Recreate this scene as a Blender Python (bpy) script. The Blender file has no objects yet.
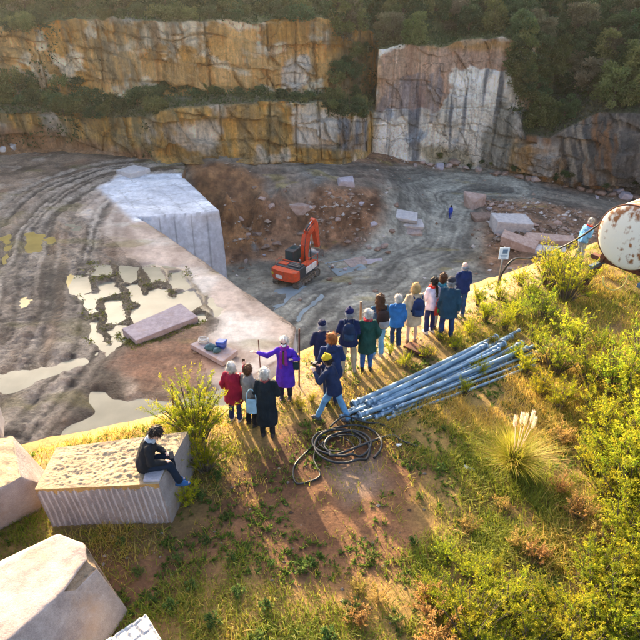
import bpy, bmesh, math, random
import numpy as np
from mathutils import Vector, Matrix
R = math.radians
S = bpy.context.scene
COL = S.collection

# ---------------------------------------------------------------- camera
CAM_H = 8.4
PITCH = R(30)
cd = bpy.data.cameras.new('camera'); cam = bpy.data.objects.new('camera', cd); COL.objects.link(cam)
cam.location = (0, 0, CAM_H); cam.rotation_euler = (R(90) - PITCH, 0, 0)
cd.sensor_width = 36; cd.lens = 36; cd.clip_end = 2000; cd.clip_start = .1
S.camera = cam

# ---------------------------------------------------------------- sky and sun
SUN_EL, SUN_AZ = R(19.5), R(-22)            # azimuth measured from +Y towards +X
w = bpy.data.worlds.new('World'); S.world = w; w.use_nodes = True
wn = w.node_tree; bg = wn.nodes['Background']
sky = wn.nodes.new('ShaderNodeTexSky'); sky.sky_type = 'NISHITA'; sky.sun_disc = False
sky.sun_elevation = SUN_EL; sky.sun_rotation = SUN_AZ
sky.air_density = .8; sky.dust_density = 4.5; sky.ozone_density = .35
wn.links.new(sky.outputs[0], bg.inputs[0]); bg.inputs[1].default_value = .15
sd_ = bpy.data.lights.new('sun', 'SUN'); sd_.energy = 4.3; sd_.angle = R(.6); sd_.color = (1, .76, .45)
sun = bpy.data.objects.new('sun', sd_); COL.objects.link(sun)
sdir = Vector((math.sin(SUN_AZ) * math.cos(SUN_EL), math.cos(SUN_AZ) * math.cos(SUN_EL), math.sin(SUN_EL)))
sun.rotation_euler = sdir.to_track_quat('Z', 'Y').to_euler()
sun.location = (-20, 40, 40)
S.view_settings.view_transform = 'Standard'; S.view_settings.look = 'None'
S.view_settings.gamma = 1; S.view_settings.exposure = 2.12
S.render.engine = 'CYCLES'

# ---------------------------------------------------------------- helpers
def G(px, py, z=0.0):
    """world point at height z that the photograph shows at pixel (px,py)"""
    u, v = (px - 320) / 640, (320 - py) / 640
    d = (u, math.cos(PITCH) + v * math.sin(PITCH), -math.sin(PITCH) + v * math.cos(PITCH))
    t = (z - CAM_H) / d[2]
    return Vector((d[0] * t, d[1] * t, z))
def GY(px, py, y):
    """world point at depth y that the photograph shows at pixel (px,py)"""
    u, v = (px - 320) / 640, (320 - py) / 640
    d = (u, math.cos(PITCH) + v * math.sin(PITCH), -math.sin(PITCH) + v * math.cos(PITCH))
    t = y / d[1]
    return Vector((d[0] * t, y, CAM_H + d[2] * t))
def G2(pts, z): return [tuple(G(a, b, z)[:2]) for a, b in pts]

def _hash(ix, iy, iz, seed):
    h = (ix.astype(np.int64) * 374761393 + iy.astype(np.int64) * 668265263 + iz.astype(np.int64) * 2147483647 + seed * 1274126177) & 0xffffffff
    h = ((h ^ (h >> 13)) * 1274126177) & 0xffffffff
    h = ((h ^ (h >> 16)) * 2246822519) & 0xffffffff
    return ((h ^ (h >> 15)) & 0xffffff) / float(0xffffff)
def noise(x, y, z=0.0, seed=0):
    x = np.asarray(x, float); y = np.asarray(y, float); z = np.zeros_like(x) + z
    x0, y0, z0 = np.floor(x), np.floor(y), np.floor(z)
    fx, fy, fz = x - x0, y - y0, z - z0
    fx = fx * fx * (3 - 2 * fx); fy = fy * fy * (3 - 2 * fy); fz = fz * fz * (3 - 2 * fz)
    r = 0
    flat = not np.any(fz)
    for k in ((0,) if flat else (0, 1)):
        wz = 1 - fz if k == 0 else fz
        a = _hash(x0, y0, z0 + k, seed) * (1 - fx) + _hash(x0 + 1, y0, z0 + k, seed) * fx
        b = _hash(x0, y0 + 1, z0 + k, seed) * (1 - fx) + _hash(x0 + 1, y0 + 1, z0 + k, seed) * fx
        r = r + wz * (a * (1 - fy) + b * fy)
    return r * 2 - 1
def fbm(x, y, z=0.0, oct=4, seed=0, gain=.5):
    a, f, s, n = 1.0, 1.0, 0.0, 0.0
    for o in range(oct):
        s = s + a * noise(np.asarray(x) * f, np.asarray(y) * f, np.asarray(z) * f, seed + o * 17)
        n += a; a *= gain; f *= 2.03
    return s / n
def sstep(a, b, x):
    t = np.clip((x - a) / (b - a), 0, 1)
    return t * t * (3 - 2 * t)
def sdpoly(x, y, poly):
    """signed distance (negative inside) and nearest point, nearest outward normal"""
    x = np.asarray(x, float); y = np.asarray(y, float)
    best = np.full(x.shape, 1e18); bx = np.zeros_like(x); by = np.zeros_like(x)
    nx = np.zeros_like(x); ny = np.zeros_like(x)
    ins = np.zeros(x.shape, bool)
    n = len(poly)
    area = sum(poly[i][0] * poly[(i + 1) % n][1] - poly[(i + 1) % n][0] * poly[i][1] for i in range(n))
    sg = 1 if area > 0 else -1
    for i in range(n):
        ax, ay = poly[i][:2]; cx, cy = poly[(i + 1) % n][:2]
        ex, ey = cx - ax, cy - ay
        L2 = ex * ex + ey * ey + 1e-12
        t = np.clip(((x - ax) * ex + (y - ay) * ey) / L2, 0, 1)
        qx, qy = ax + t * ex, ay + t * ey
        d = (x - qx) ** 2 + (y - qy) ** 2
        m = d < best
        best = np.where(m, d, best); bx = np.where(m, qx, bx); by = np.where(m, qy, by)
        l = math.sqrt(L2)
        nx = np.where(m, sg * ey / l, nx); ny = np.where(m, -sg * ex / l, ny)
        c = ((ay > y) != (cy > y)) & (x < (cx - ax) * (y - ay) / (cy - ay + 1e-12) + ax)
        ins ^= c
    d = np.sqrt(best)
    return np.where(ins, -d, d), bx, by, nx, ny
def mask(x, y, poly, soft=1.0, wob=0.0, ws=.5, seed=3):
    d = sdpoly(x, y, poly)[0]
    if wob: d = d + wob * fbm(x * ws, y * ws, 0, 4, seed)
    return 1 - sstep(-soft, soft, d)
def polyline(x, y, pts):
    """signed lateral offset and arc length to a polyline"""
    x = np.asarray(x, float); y = np.asarray(y, float)
    best = np.full(x.shape, 1e18); lat = np.zeros_like(x); arc = np.zeros_like(x); s0 = 0
    for (ax, ay), (cx, cy) in zip(pts[:-1], pts[1:]):
        ex, ey = cx - ax, cy - ay; l = math.hypot(ex, ey)
        t = np.clip(((x - ax) * ex + (y - ay) * ey) / (l * l), 0, 1)
        qx, qy = ax + t * ex, ay + t * ey
        d = (x - qx) ** 2 + (y - qy) ** 2
        m = d < best
        sgn = np.sign((x - ax) * ey - (y - ay) * ex)
        best = np.where(m, d, best); lat = np.where(m, sgn * np.sqrt(d), lat); arc = np.where(m, s0 + t * l, arc)
        s0 += l
    return lat, arc
def smoothline(pts, n=6):
    """Catmull-Rom resample"""
    p = [pts[0]] + list(pts) + [pts[-1]]; out = []
    for i in range(1, len(p) - 2):
        a, b, c, d = [np.array(q, float) for q in p[i - 1:i + 3]]
        for k in range(n):
            t = k / n
            out.append(tuple(.5 * (2 * b + (c - a) * t + (2 * a - 5 * b + 4 * c - d) * t * t + (3 * b - a - 3 * c + d) * t ** 3)))
    out.append(tuple(p[-1])); return out
def mix(a, b, t):
    t = np.asarray(t)[..., None] if np.ndim(t) else t
    return np.asarray(a) * (1 - t) + np.asarray(b) * t

def np_mesh(name, verts, faces, cols=None, smooth=True, extra=None):
    """faces: (n,3) or (n,4) int array, or list of such arrays"""
    if not isinstance(faces, list): faces = [faces]
    faces = [np.asarray(f, np.int32) for f in faces if len(f)]
    me = bpy.data.meshes.new(name)
    verts = np.asarray(verts, np.float32)
    me.vertices.add(len(verts)); me.vertices.foreach_set('co', verts.ravel())
    loops = np.concatenate([f.ravel() for f in faces])
    cnt = np.concatenate([np.full(len(f), f.shape[1], np.int32) for f in faces])
    st = np.concatenate([[0], np.cumsum(cnt)[:-1]]).astype(np.int32)
    me.loops.add(len(loops)); me.loops.foreach_set('vertex_index', loops.astype(np.int32))
    me.polygons.add(len(cnt)); me.polygons.foreach_set('loop_start', st)
    me.update(calc_edges=True)
    me.polygons.foreach_set('use_smooth', np.full(len(cnt), smooth, bool))
    if cols is not None:
        a = me.color_attributes.new('Col', 'FLOAT_COLOR', 'POINT')
        c = np.ones((len(verts), 4), np.float32); c[:, :3] = np.clip(cols, 0, 1)
        a.data.foreach_set('color', c.ravel())
    for k, v in (extra or {}).items():
        a = me.attributes.new(k, 'FLOAT', 'POINT'); a.data.foreach_set('value', np.asarray(v, np.float32))
    me.validate(); me.update()
    return me
def tag(o, label=None, cat=None, group=None, kind=None):
    if label: o['label'] = label
    if cat: o['category'] = cat
    if group: o['group'] = group
    if kind: o['kind'] = kind
    return o
def obj(name, me, mat=None, parent=None, loc=None, rot=None):
    if isinstance(me, bmesh.types.BMesh):
        b = me; me = bpy.data.meshes.new(name); b.to_mesh(me); b.free()
    o = bpy.data.objects.new(name, me); COL.objects.link(o)
    if mat is not None and not me.materials: me.materials.append(mat)
    if parent is not None: o.parent = parent
    if loc is not None: o.location = loc
    if rot is not None: o.rotation_euler = rot
    return o
def empty(name, loc=(0, 0, 0), rz=0):
    o = bpy.data.objects.new(name, None); COL.objects.link(o); o.location = loc; o.rotation_euler = (0, 0, rz)
    o.empty_display_size = .2
    return o
def copy_tree(o, parent=None):
    c = o.copy(); COL.objects.link(c); c.parent = parent
    for ch in list(o.children): copy_tree(ch, c)
    return c
def gridfaces(nr, nc):
    i = np.arange(nr - 1)[:, None] * nc + np.arange(nc - 1)[None, :]
    return np.stack([i, i + 1, i + nc + 1, i + nc], -1).reshape(-1, 4)

# ---- bmesh primitives
def b_box(bm, c, s, rot=None, bev=0.0):
    m = Matrix.Translation(c)
    if rot is not None: m = m @ (rot.to_4x4() if isinstance(rot, Matrix) else Matrix.Rotation(rot, 4, 'Z'))
    r = bmesh.ops.create_cube(bm, size=1, matrix=m @ Matrix.Diagonal((*s, 1)))
    if bev:
        es = list({e for v in r['verts'] for e in v.link_edges})
        bmesh.ops.bevel(bm, geom=es, offset=bev, segments=2, affect='EDGES', profile=.6)
    return r['verts']
def b_tube(bm, pts, rad, seg=10, cap=True):
    """tube along points; rad scalar or list"""
    pts = [Vector(p) for p in pts]; n = len(pts)
    rs = rad if isinstance(rad, (list, tuple)) else [rad] * n
    rings = []; up = None
    for i, p in enumerate(pts):
        t = (pts[min(i + 1, n - 1)] - pts[max(i - 1, 0)]).normalized()
        if up is None:
            up = t.orthogonal().normalized()
        else:
            up = (up - t * up.dot(t))
            up = up.normalized() if up.length > 1e-6 else t.orthogonal().normalized()
        s = t.cross(up)
        rings.append([bm.verts.new(p + (up * math.cos(a) + s * math.sin(a)) * rs[i]) for a in [2 * math.pi * k / seg for k in range(seg)]])
    for a, b in zip(rings[:-1], rings[1:]):
        for k in range(seg):
            f = bm.faces.new((a[k], a[(k + 1) % seg], b[(k + 1) % seg], b[k])); f.smooth = True
    if cap:
        bm.faces.new(rings[0][::-1]); bm.faces.new(rings[-1])
    return rings
def b_capsule(bm, a, ra, b, rb, seg=10, sx=1):
    a, b = Vector(a), Vector(b); t = (b - a)
    L = t.length; t = t.normalized() if L > 1e-6 else Vector((0, 0, 1))
    pts, rs = [], []
    for k in range(4):
        an = math.pi / 2 * (1 - k / 4) * .96
        pts.append(a - t * math.sin(an) * ra); rs.append(math.cos(an) * ra)
    pts += [a, b]; rs += [ra, rb]
    for k in range(1, 5):
        an = math.pi / 2 * k / 4 * .96
        pts.append(b + t * math.sin(an) * rb); rs.append(math.cos(an) * rb)
    b_tube(bm, pts, rs, seg)
def b_ell(bm, c, r, rot=None, seg=14):
    m = Matrix.Translation(c)
    if rot is not None: m = m @ rot.to_4x4()
    q = bmesh.ops.create_uvsphere(bm, u_segments=seg, v_segments=max(6, seg * 2 // 3), radius=1, matrix=m @ Matrix.Diagonal((*r, 1)))
    for v in q['verts']:
        for f in v.link_faces: f.smooth = True
    return q['verts']
def b_loft(bm, rings, seg=18):
    """rings: (centre, rx, ry[, axes]) closed lofted ellipses"""
    vs = []
    for r in rings:
        c, rx, ry = Vector(r[0]), r[1], r[2]
        ax, ay = (r[3] if len(r) > 3 else (Vector((1, 0, 0)), Vector((0, 1, 0))))
        vs.append([bm.verts.new(c + ax * (math.cos(a) * rx) + ay * (math.sin(a) * ry)) for a in [2 * math.pi * k / seg for k in range(seg)]])
    for a, b in zip(vs[:-1], vs[1:]):
        for k in range(seg):
            f = bm.faces.new((a[k], a[(k + 1) % seg], b[(k + 1) % seg], b[k])); f.smooth = True
    bm.faces.new(vs[0][::-1]); bm.faces.new(vs[-1])
    return vs
def b_hull(bm, pts):
    vs = [bm.verts.new(p) for p in pts]
    r = bmesh.ops.convex_hull(bm, input=vs)
    bmesh.ops.delete(bm, geom=[g for g in r['geom_interior'] if isinstance(g, bmesh.types.BMVert)], context='VERTS')
    return bm

# ---- materials
def newmat(name):
    m = bpy.data.materials.new(name); m.use_nodes = True
    return m, m.node_tree.nodes, m.node_tree.links, m.node_tree.nodes['Principled BSDF']
def N(nodes, t, **kw):
    n = nodes.new(t)
    for k, v in kw.items(): setattr(n, k, v)
    return n
def noise_bump(nodes, links, bsdf, scale, strength, dist=.02, detail=6, coord='Object'):
    tc = N(nodes, 'ShaderNodeTexCoord'); nt = N(nodes, 'ShaderNodeTexNoise')
    nt.inputs['Scale'].default_value = scale; nt.inputs['Detail'].default_value = detail
    bp = N(nodes, 'ShaderNodeBump'); bp.inputs['Strength'].default_value = strength; bp.inputs['Distance'].default_value = dist
    links.new(tc.outputs[coord], nt.inputs['Vector']); links.new(nt.outputs['Fac'], bp.inputs['Height'])
    links.new(bp.outputs[0], bsdf.inputs['Normal'])
    return nt, tc
def mat_plain(name, col, rough=.6, metal=0, var=.25, vs=6, bump=.3, bs=30, bd=.01, spec=.5, col2=None, coord='Object', lo=.35, hi=.65):
    """two-tone noise mottled surface with fine relief"""
    m, nd, lk, b = newmat(name)
    b.inputs['Roughness'].default_value = rough; b.inputs['Metallic'].default_value = metal
    b.inputs['Specular IOR Level'].default_value = spec
    nt, tc = noise_bump(nd, lk, b, bs, bump, bd, coord=coord)
    n2 = N(nd, 'ShaderNodeTexNoise'); n2.inputs['Scale'].default_value = vs; n2.inputs['Detail'].default_value = 5
    lk.new(tc.outputs[coord], n2.inputs['Vector'])
    cr = N(nd, 'ShaderNodeValToRGB')
    c2 = col2 if col2 else tuple(c * (1 - var) for c in col)
    c1 = tuple(min(1, c * (1 + var * .6)) for c in col) if not col2 else col
    cr.color_ramp.elements[0].position = lo; cr.color_ramp.elements[1].position = hi
    cr.color_ramp.elements[0].color = (*c2, 1); cr.color_ramp.elements[1].color = (*c1, 1)
    lk.new(n2.outputs['Fac'], cr.inputs[0]); lk.new(cr.outputs[0], b.inputs['Base Color'])
    return m
def mat_terrain(name, rough=.9, s1=1.5, s2=9, amt=.55, bump=.5, bs=6, bd=.08, wet=False, streak=None):
    """colour attribute times two scales of noise, relief on top"""
    m, nd, lk, b = newmat(name)
    b.inputs['Specular IOR Level'].default_value = .4
    at = N(nd, 'ShaderNodeAttribute', attribute_name='Col')
    tc = N(nd, 'ShaderNodeTexCoord')
    prod = None
    for s, a in ((s1, amt), (s2, amt)):
        n = N(nd, 'ShaderNodeTexNoise'); n.inputs['Scale'].default_value = s; n.inputs['Detail'].default_value = 6; n.inputs['Roughness'].default_value = .65
        lk.new(tc.outputs['Object'], n.inputs['Vector'])
        mr = N(nd, 'ShaderNodeMapRange'); mr.inputs[1].default_value = .3; mr.inputs[2].default_value = .7
        mr.inputs[3].default_value = 1 - a; mr.inputs[4].default_value = 1 + a * .8
        lk.new(n.outputs['Fac'], mr.inputs[0])
        if prod is None: prod = mr.outputs[0]
        else:
            mm = N(nd, 'ShaderNodeMath', operation='MULTIPLY'); lk.new(prod, mm.inputs[0]); lk.new(mr.outputs[0], mm.inputs[1]); prod = mm.outputs[0]
    mx = N(nd, 'ShaderNodeVectorMath', operation='SCALE')
    lk.new(at.outputs['Color'], mx.inputs[0]); lk.new(prod, mx.inputs['Scale']); lk.new(mx.outputs[0], b.inputs['Base Color'])
    nb = N(nd, 'ShaderNodeTexNoise'); nb.inputs['Scale'].default_value = bs; nb.inputs['Detail'].default_value = 8; nb.inputs['Roughness'].default_value = .7
    lk.new(tc.outputs['Object'], nb.inputs['Vector'])
    bp = N(nd, 'ShaderNodeBump'); bp.inputs['Strength'].default_value = bump; bp.inputs['Distance'].default_value = bd
    lk.new(nb.outputs['Fac'], bp.inputs['Height']); lk.new(bp.outputs[0], b.inputs['Normal'])
    if wet:
        aw = N(nd, 'ShaderNodeAttribute', attribute_name='wet')
        mr = N(nd, 'ShaderNodeMapRange'); mr.inputs[3].default_value = rough; mr.inputs[4].default_value = .22
        lk.new(aw.outputs['Fac'], mr.inputs[0]); lk.new(mr.outputs[0], b.inputs['Roughness'])
    else:
        b.inputs['Roughness'].default_value = rough
    return m
def mat_leaf(name, trans=.45, rough=.55, col=None, amt=.35, scale=3):
    """leaf: colour attribute (or plain colour), part of the light passes through"""
    m, nd, lk, b = newmat(name)
    out = nd['Material Output']
    if col is None: src = N(nd, 'ShaderNodeAttribute', attribute_name='Col').outputs['Color']
    else:
        rgb = N(nd, 'ShaderNodeRGB'); rgb.outputs[0].default_value = (*col, 1); src = rgb.outputs[0]
    oi = N(nd, 'ShaderNodeObjectInfo')
    hs = N(nd, 'ShaderNodeHueSaturation')
    mr = N(nd, 'ShaderNodeMapRange'); mr.inputs[3].default_value = .475; mr.inputs[4].default_value = .525
    lk.new(oi.outputs['Random'], mr.inputs[0]); lk.new(mr.outputs[0], hs.inputs['Hue'])
    mv = N(nd, 'ShaderNodeMapRange'); mv.inputs[3].default_value = 1 - amt; mv.inputs[4].default_value = 1 + amt
    ml = N(nd, 'ShaderNodeMath', operation='FRACT'); m7 = N(nd, 'ShaderNodeMath', operation='MULTIPLY'); m7.inputs[1].default_value = 7.31
    lk.new(oi.outputs['Random'], m7.inputs[0]); lk.new(m7.outputs[0], ml.inputs[0]); lk.new(ml.outputs[0], mv.inputs[0]); lk.new(mv.outputs[0], hs.inputs['Value'])
    lk.new(src, hs.inputs['Color'])
    lk.new(hs.outputs[0], b.inputs['Base Color']); b.inputs['Roughness'].default_value = rough
    b.inputs['Specular IOR Level'].default_value = .25
    tr = N(nd, 'ShaderNodeBsdfTranslucent'); mxs = N(nd, 'ShaderNodeMixShader'); mxs.inputs[0].default_value = trans
    lk.new(hs.outputs[0], tr.inputs[0]); lk.new(b.outputs[0], mxs.inputs[1]); lk.new(tr.outputs[0], mxs.inputs[2])
    lk.new(mxs.outputs[0], out.inputs[0])
    return m
rng = random.Random(7)
nrng = np.random.default_rng(7)
# ================================================================ terrain
def proj(x, y, z):
    """pixel of the photograph at which a world point shows (used to lay out rock colours from notes)"""
    zz = z - CAM_H
    dep = y * math.cos(PITCH) - zz * math.sin(PITCH)
    up = y * math.sin(PITCH) + zz * math.cos(PITCH)
    dep = np.maximum(dep, .1)
    return 320 + 640 * x / dep, 320 - 640 * up / dep
L1, L2 = -13.0, -20.5
M_MUD = mat_terrain('quarry_mud', rough=.85, s1=.8, s2=4.5, amt=.45, bump=1.0, bs=3, bd=.3, wet=True)
M_PIT = mat_terrain('pit_mud', rough=.85, s1=.45, s2=2.0, amt=.45, bump=1.0, bs=1.7, bd=.45, wet=True)
M_GRAN = mat_terrain('sawn_granite', rough=.75, s1=.35, s2=2.2, amt=.24, bump=.5, bs=2.5, bd=.12, wet=True)

def mat_cliff():
    m, nd, lk, b = newmat('cliff_rock'); b.inputs['Roughness'].default_value = .9; b.inputs['Specular IOR Level'].default_value = .3
    at = N(nd, 'ShaderNodeAttribute', attribute_name='Col'); tc = N(nd, 'ShaderNodeTexCoord')
    def ns(scale, det, rough, vec, dist=0.0):
        n = N(nd, 'ShaderNodeTexNoise'); n.inputs['Scale'].default_value = scale; n.inputs['Detail'].default_value = det; n.inputs['Roughness'].default_value = rough; n.inputs['Distortion'].default_value = dist; lk.new(vec, n.inputs['Vector']); return n
    def mr(f, a, bb, c, d):
        n = N(nd, 'ShaderNodeMapRange'); lk.new(f, n.inputs[0]); [setattr(n.inputs[i + 1], 'default_value', v) for i, v in enumerate((a, bb, c, d))]; return n.outputs[0]
    def mul(a, bb):
        n = N(nd, 'ShaderNodeMath', operation='MULTIPLY'); lk.new(a, n.inputs[0]); lk.new(bb, n.inputs[1]); return n.outputs[0]
    O = tc.outputs['Object']
    wn_ = ns(.35, 4, .6, O); sb_ = N(nd, 'ShaderNodeVectorMath', operation='MULTIPLY_ADD'); lk.new(wn_.outputs['Color'], sb_.inputs[0]); sb_.inputs[1].default_value = (4, 4, 4); lk.new(O, sb_.inputs[2]); W = sb_.outputs[0]
    def vor(scale, feat):
        v = N(nd, 'ShaderNodeTexVoronoi', feature=feat); v.inputs['Scale'].default_value = scale; lk.new(W, v.inputs['Vector']); return v
    v1 = vor(.32, 'DISTANCE_TO_EDGE'); v2 = vor(.95, 'DISTANCE_TO_EDGE'); vf = vor(.6, 'F1'); gate = ns(.22, 3, .5, O)
    g1 = mr(gate.outputs['Fac'], .42, .60, 0, 1)
    def gated(v, lo):
        n = N(nd, 'ShaderNodeMath', operation='MULTIPLY_ADD'); lk.new(g1, n.inputs[0]); n.inputs[1].default_value = lo - 1; n.inputs[2].default_value = 1.0; return mr2(v, n.outputs[0])
    def mr2(v, lo):
        n = N(nd, 'ShaderNodeMapRange'); lk.new(v, n.inputs[0]); n.inputs[1].default_value = 0; n.inputs[2].default_value = .045; lk.new(lo, n.inputs[3]); n.inputs[4].default_value = 1; return n.outputs[0]
    cr1 = gated(v1.outputs['Distance'], .68); cr2 = gated(v2.outputs['Distance'], .84)
    mp = N(nd, 'ShaderNodeMapping'); mp.inputs['Scale'].default_value = (1.7, 1.7, .14); lk.new(O, mp.inputs[0])
    st = mr(ns(1.0, 7, .65, mp.outputs[0], .3).outputs['Fac'], .33, .68, .72, 1.5)
    fi = mr(ns(2.4, 10, .78, O).outputs['Fac'], .3, .7, .70, 1.5)
    k = mul(mul(cr1, cr2), mul(st, fi))
    sc = N(nd, 'ShaderNodeVectorMath', operation='SCALE'); lk.new(at.outputs['Color'], sc.inputs[0]); lk.new(k, sc.inputs['Scale'])
    pf = mr(ns(.55, 9, .75, O, .6).outputs['Fac'], .56, .64, 0, .5)
    mx = N(nd, 'ShaderNodeMix', data_type='RGBA'); lk.new(pf, mx.inputs[0]); lk.new(sc.outputs[0], mx.inputs[6])
    s2 = N(nd, 'ShaderNodeVectorMath', operation='MULTIPLY_ADD'); lk.new(sc.outputs[0], s2.inputs[0]); s2.inputs[1].default_value = (1.0, 1.0, 1.0); s2.inputs[2].default_value = (.22, .20, .16); lk.new(s2.outputs[0], mx.inputs[7])
    rf = mr(ns(.8, 8, .7, mp.outputs[0], .4).outputs['Fac'], .60, .72, 0, .38); m2 = N(nd, 'ShaderNodeMix', data_type='RGBA'); lk.new(rf, m2.inputs[0]); lk.new(mx.outputs[2], m2.inputs[6]); m2.inputs[7].default_value = (.07, .055, .045, 1)
    lk.new(m2.outputs[2], b.inputs['Base Color'])
    h1 = N(nd, 'ShaderNodeMath', operation='MULTIPLY_ADD'); lk.new(vf.outputs['Distance'], h1.inputs[0]); h1.inputs[1].default_value = .5; lk.new(ns(2.4, 10, .72, O).outputs['Fac'], h1.inputs[2])
    h2 = N(nd, 'ShaderNodeMath', operation='ADD'); lk.new(h1.outputs[0], h2.inputs[0]); lk.new(cr1, h2.inputs[1])
    bp = N(nd, 'ShaderNodeBump'); bp.inputs['Strength'].default_value = 1.0; bp.inputs['Distance'].default_value = .7; lk.new(h2.outputs[0], bp.inputs['Height']); lk.new(bp.outputs[0], b.inputs['Normal'])
    return m
M_CLIFF = mat_cliff()
M_SOIL = mat_terrain('terrace_soil', rough=.95, s1=2.5, s2=18, amt=.35, bump=.7, bs=14, bd=.05)

# ---------------- upper bench: muddy ground, granite floor and the sawn rock mass
bench_px = [(296, 327), (215, 270.5), (137, 216), (150, 215.5), (172, 211.5), (219, 207.5), (200, 191), (180, 175), (185, 168), (185, 150), (60, 140), (-60, 150),
            (-260, 190), (-260, 300), (-200, 460), (0, 560), (150, 500), (205, 430), (215, 401), (246, 379), (291, 353)]
BENCH = [tuple(G(a, b, L1)[:2]) for a, b in bench_px]
road1 = smoothline(G2([(-120, 470), (5, 350), (22, 285), (42, 225), (75, 193), (120, 176), (200, 168), (240, 168)], L1), 6)
granite_zone = G2([(96, 187), (137, 216), (300, 330), (250, 382), (222, 396), (190, 352), (215, 322), (120, 250), (75, 215), (90, 192)], L1)
block_zone = G2([(96, 188), (118, 176), (185, 172), (225, 208), (135, 222)], L1)
brown_zone = G2([(110, 360), (200, 330), (225, 355), (190, 395), (150, 392), (115, 380)], L1)
lines = G2([(60, 230), (180, 300)], L1)
puds = [  # (pixel outline, colour key, plants)
    ([(78, 290), (88, 262), (108, 262), (128, 266), (150, 264), (180, 268), (197, 280), (222, 308), (210, 322), (180, 328), (130, 346), (103, 358), (94, 338)], 'milk'),
    ([(60, 275), (72, 270), (96, 290), (93, 302), (80, 300)], 'ochre'),
    ([(22, 232), (36, 228), (44, 236), (38, 252), (26, 252)], 'ochre'),
    ([(46, 238), (58, 232), (56, 245), (48, 254)], 'ochre'), ([(-2, 236), (10, 232), (14, 244), (4, 262)], 'ochre'),
    ([(16, 298), (28, 292), (30, 306), (18, 312)], 'ochre'),
    ([(-40, 372), (20, 364), (62, 355), (92, 352), (94, 362), (70, 372), (30, 388), (-40, 398)], 'milk'),
    ([(86, 386), (120, 392), (170, 398), (225, 385), (235, 410), (215, 440), (150, 460), (70, 470), (40, 460), (62, 430), (90, 412)], 'milk'),
    ([(64, 222), (86, 222), (84, 232), (66, 232)], 'milk')]
puds = [(G2(p, L1), c) for p, c in puds]

def bench_h(x, y):
    h = np.full(x.shape, L1) + .12 * fbm(x * .12, y * .12, 0, 3, 5)
    lat, arc = polyline(x, y, road1)
    rm = 1 - sstep(4.5, 8.5, np.abs(lat) + 1.2 * fbm(x * .2, y * .2, 0, 3, 8))
    wl_ = lat + .5 * fbm(x * .25, y * .25, 0, 3, 24); ridg = noise(wl_ * 1.1, arc * .06, 0, 21) * .10 + noise(wl_ * 3.2, arc * .11, 0, 22) * .11 * sstep(-.3, .3, noise(wl_ * .4, arc * .08, 0, 25)) + fbm(x * 1.6, y * 1.6, 0, 5, 23, .62) * .17
    gm = np.maximum(mask(x, y, granite_zone, 1.2, 1.0, .4), mask(x, y, block_zone, .6, .3, .5))
    lug = np.sign(np.sin(arc * 2 * np.pi / .55)) * .035 * (sstep(.35, .5, np.abs(noise(lat * .55, arc * .03, 0, 77))))
    h = h + (1 - gm) * (fbm(x * .5, y * .5, 0, 5, 31) * .22 + .08) + rm * (ridg + lug)
    wheel = mask(x, y, G2([(-60, 380), (70, 320), (110, 380), (80, 440), (-40, 470)], L1), 2, 1.5)
    l2, a2 = polyline(x, y, G2([(-40, 430), (30, 400), (75, 385), (110, 372)], L1))
    l3, a3 = polyline(x, y, G2([(60, 460), (45, 400), (28, 350), (18, 300)], L1))
    h = h + wheel * (noise(l2 * 1.5, a2 * .12, 0, 41) * .16 + noise(l3 * 1.4, a3 * .12, 0, 42) * .16 + .06)
    # flat sheets of granite with shallow steps
    st = np.floor((x * .55 + y * .83 + .6 * fbm(x * .3, y * .3, 0, 2, 9)) / 3.2)
    h = h + gm * (.05 * fbm(x * .6, y * .6, 0, 4, 12) + .05 * _hash(st, st * 0, st * 0, 4))
    sd = np.full(x.shape, 1e9); 
    for p, c in puds:
        d = sdpoly(x, y, p)[0] + .8 * fbm(x * .55, y * .55, 0, 4, 51)
        sd = np.minimum(sd, d)
    # rows of soil standing in the large puddle
    la, ar = polyline(x, y, G2([(112, 258), (140, 352)], L1))
    wl, wa = la + .35 * fbm(x * .5, y * .5, 0, 3, 65), ar + .5 * fbm(x * .4, y * .4, 0, 3, 66)
    gr1 = np.abs(np.mod(wl / 1.7, 1) - .5) * 2; gr2 = np.abs(np.mod(wa / 3.6 + .37 * np.floor(wl / 1.7), 1) - .5) * 2
    row = np.maximum(sstep(.62, .86, gr1 + .35 * fbm(x * .9, y * .9, 0, 3, 67)), sstep(.74, .95, gr2 + .3 * fbm(x * .9, y * .9, 0, 3, 68)))
    row = row * sstep(-.22, .05, fbm(x * .28, y * .28, 0, 3, 69) - .12 * sstep(0, 6, la))
    big = mask(x, y, puds[0][0], .6)
    pm = 1 - sstep(-.5, .35, sd)
    h = h * (1 - .6 * pm) + .6 * pm * L1
    h = np.where(pm > 0, np.maximum(h, L1 - .02) - .24 * pm + big * pm * row * .30, h)
    # the sawn mass dips a little to its outer corner
    c = G(219, 208, L1)
    bm_ = mask(x, y, block_zone, .5)
    h = h - bm_ * .35 * np.exp(-((x - c.x) ** 2 + (y - c.y) ** 2) / 40)
    return h, gm, rm, pm, big * row, bm_

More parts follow.
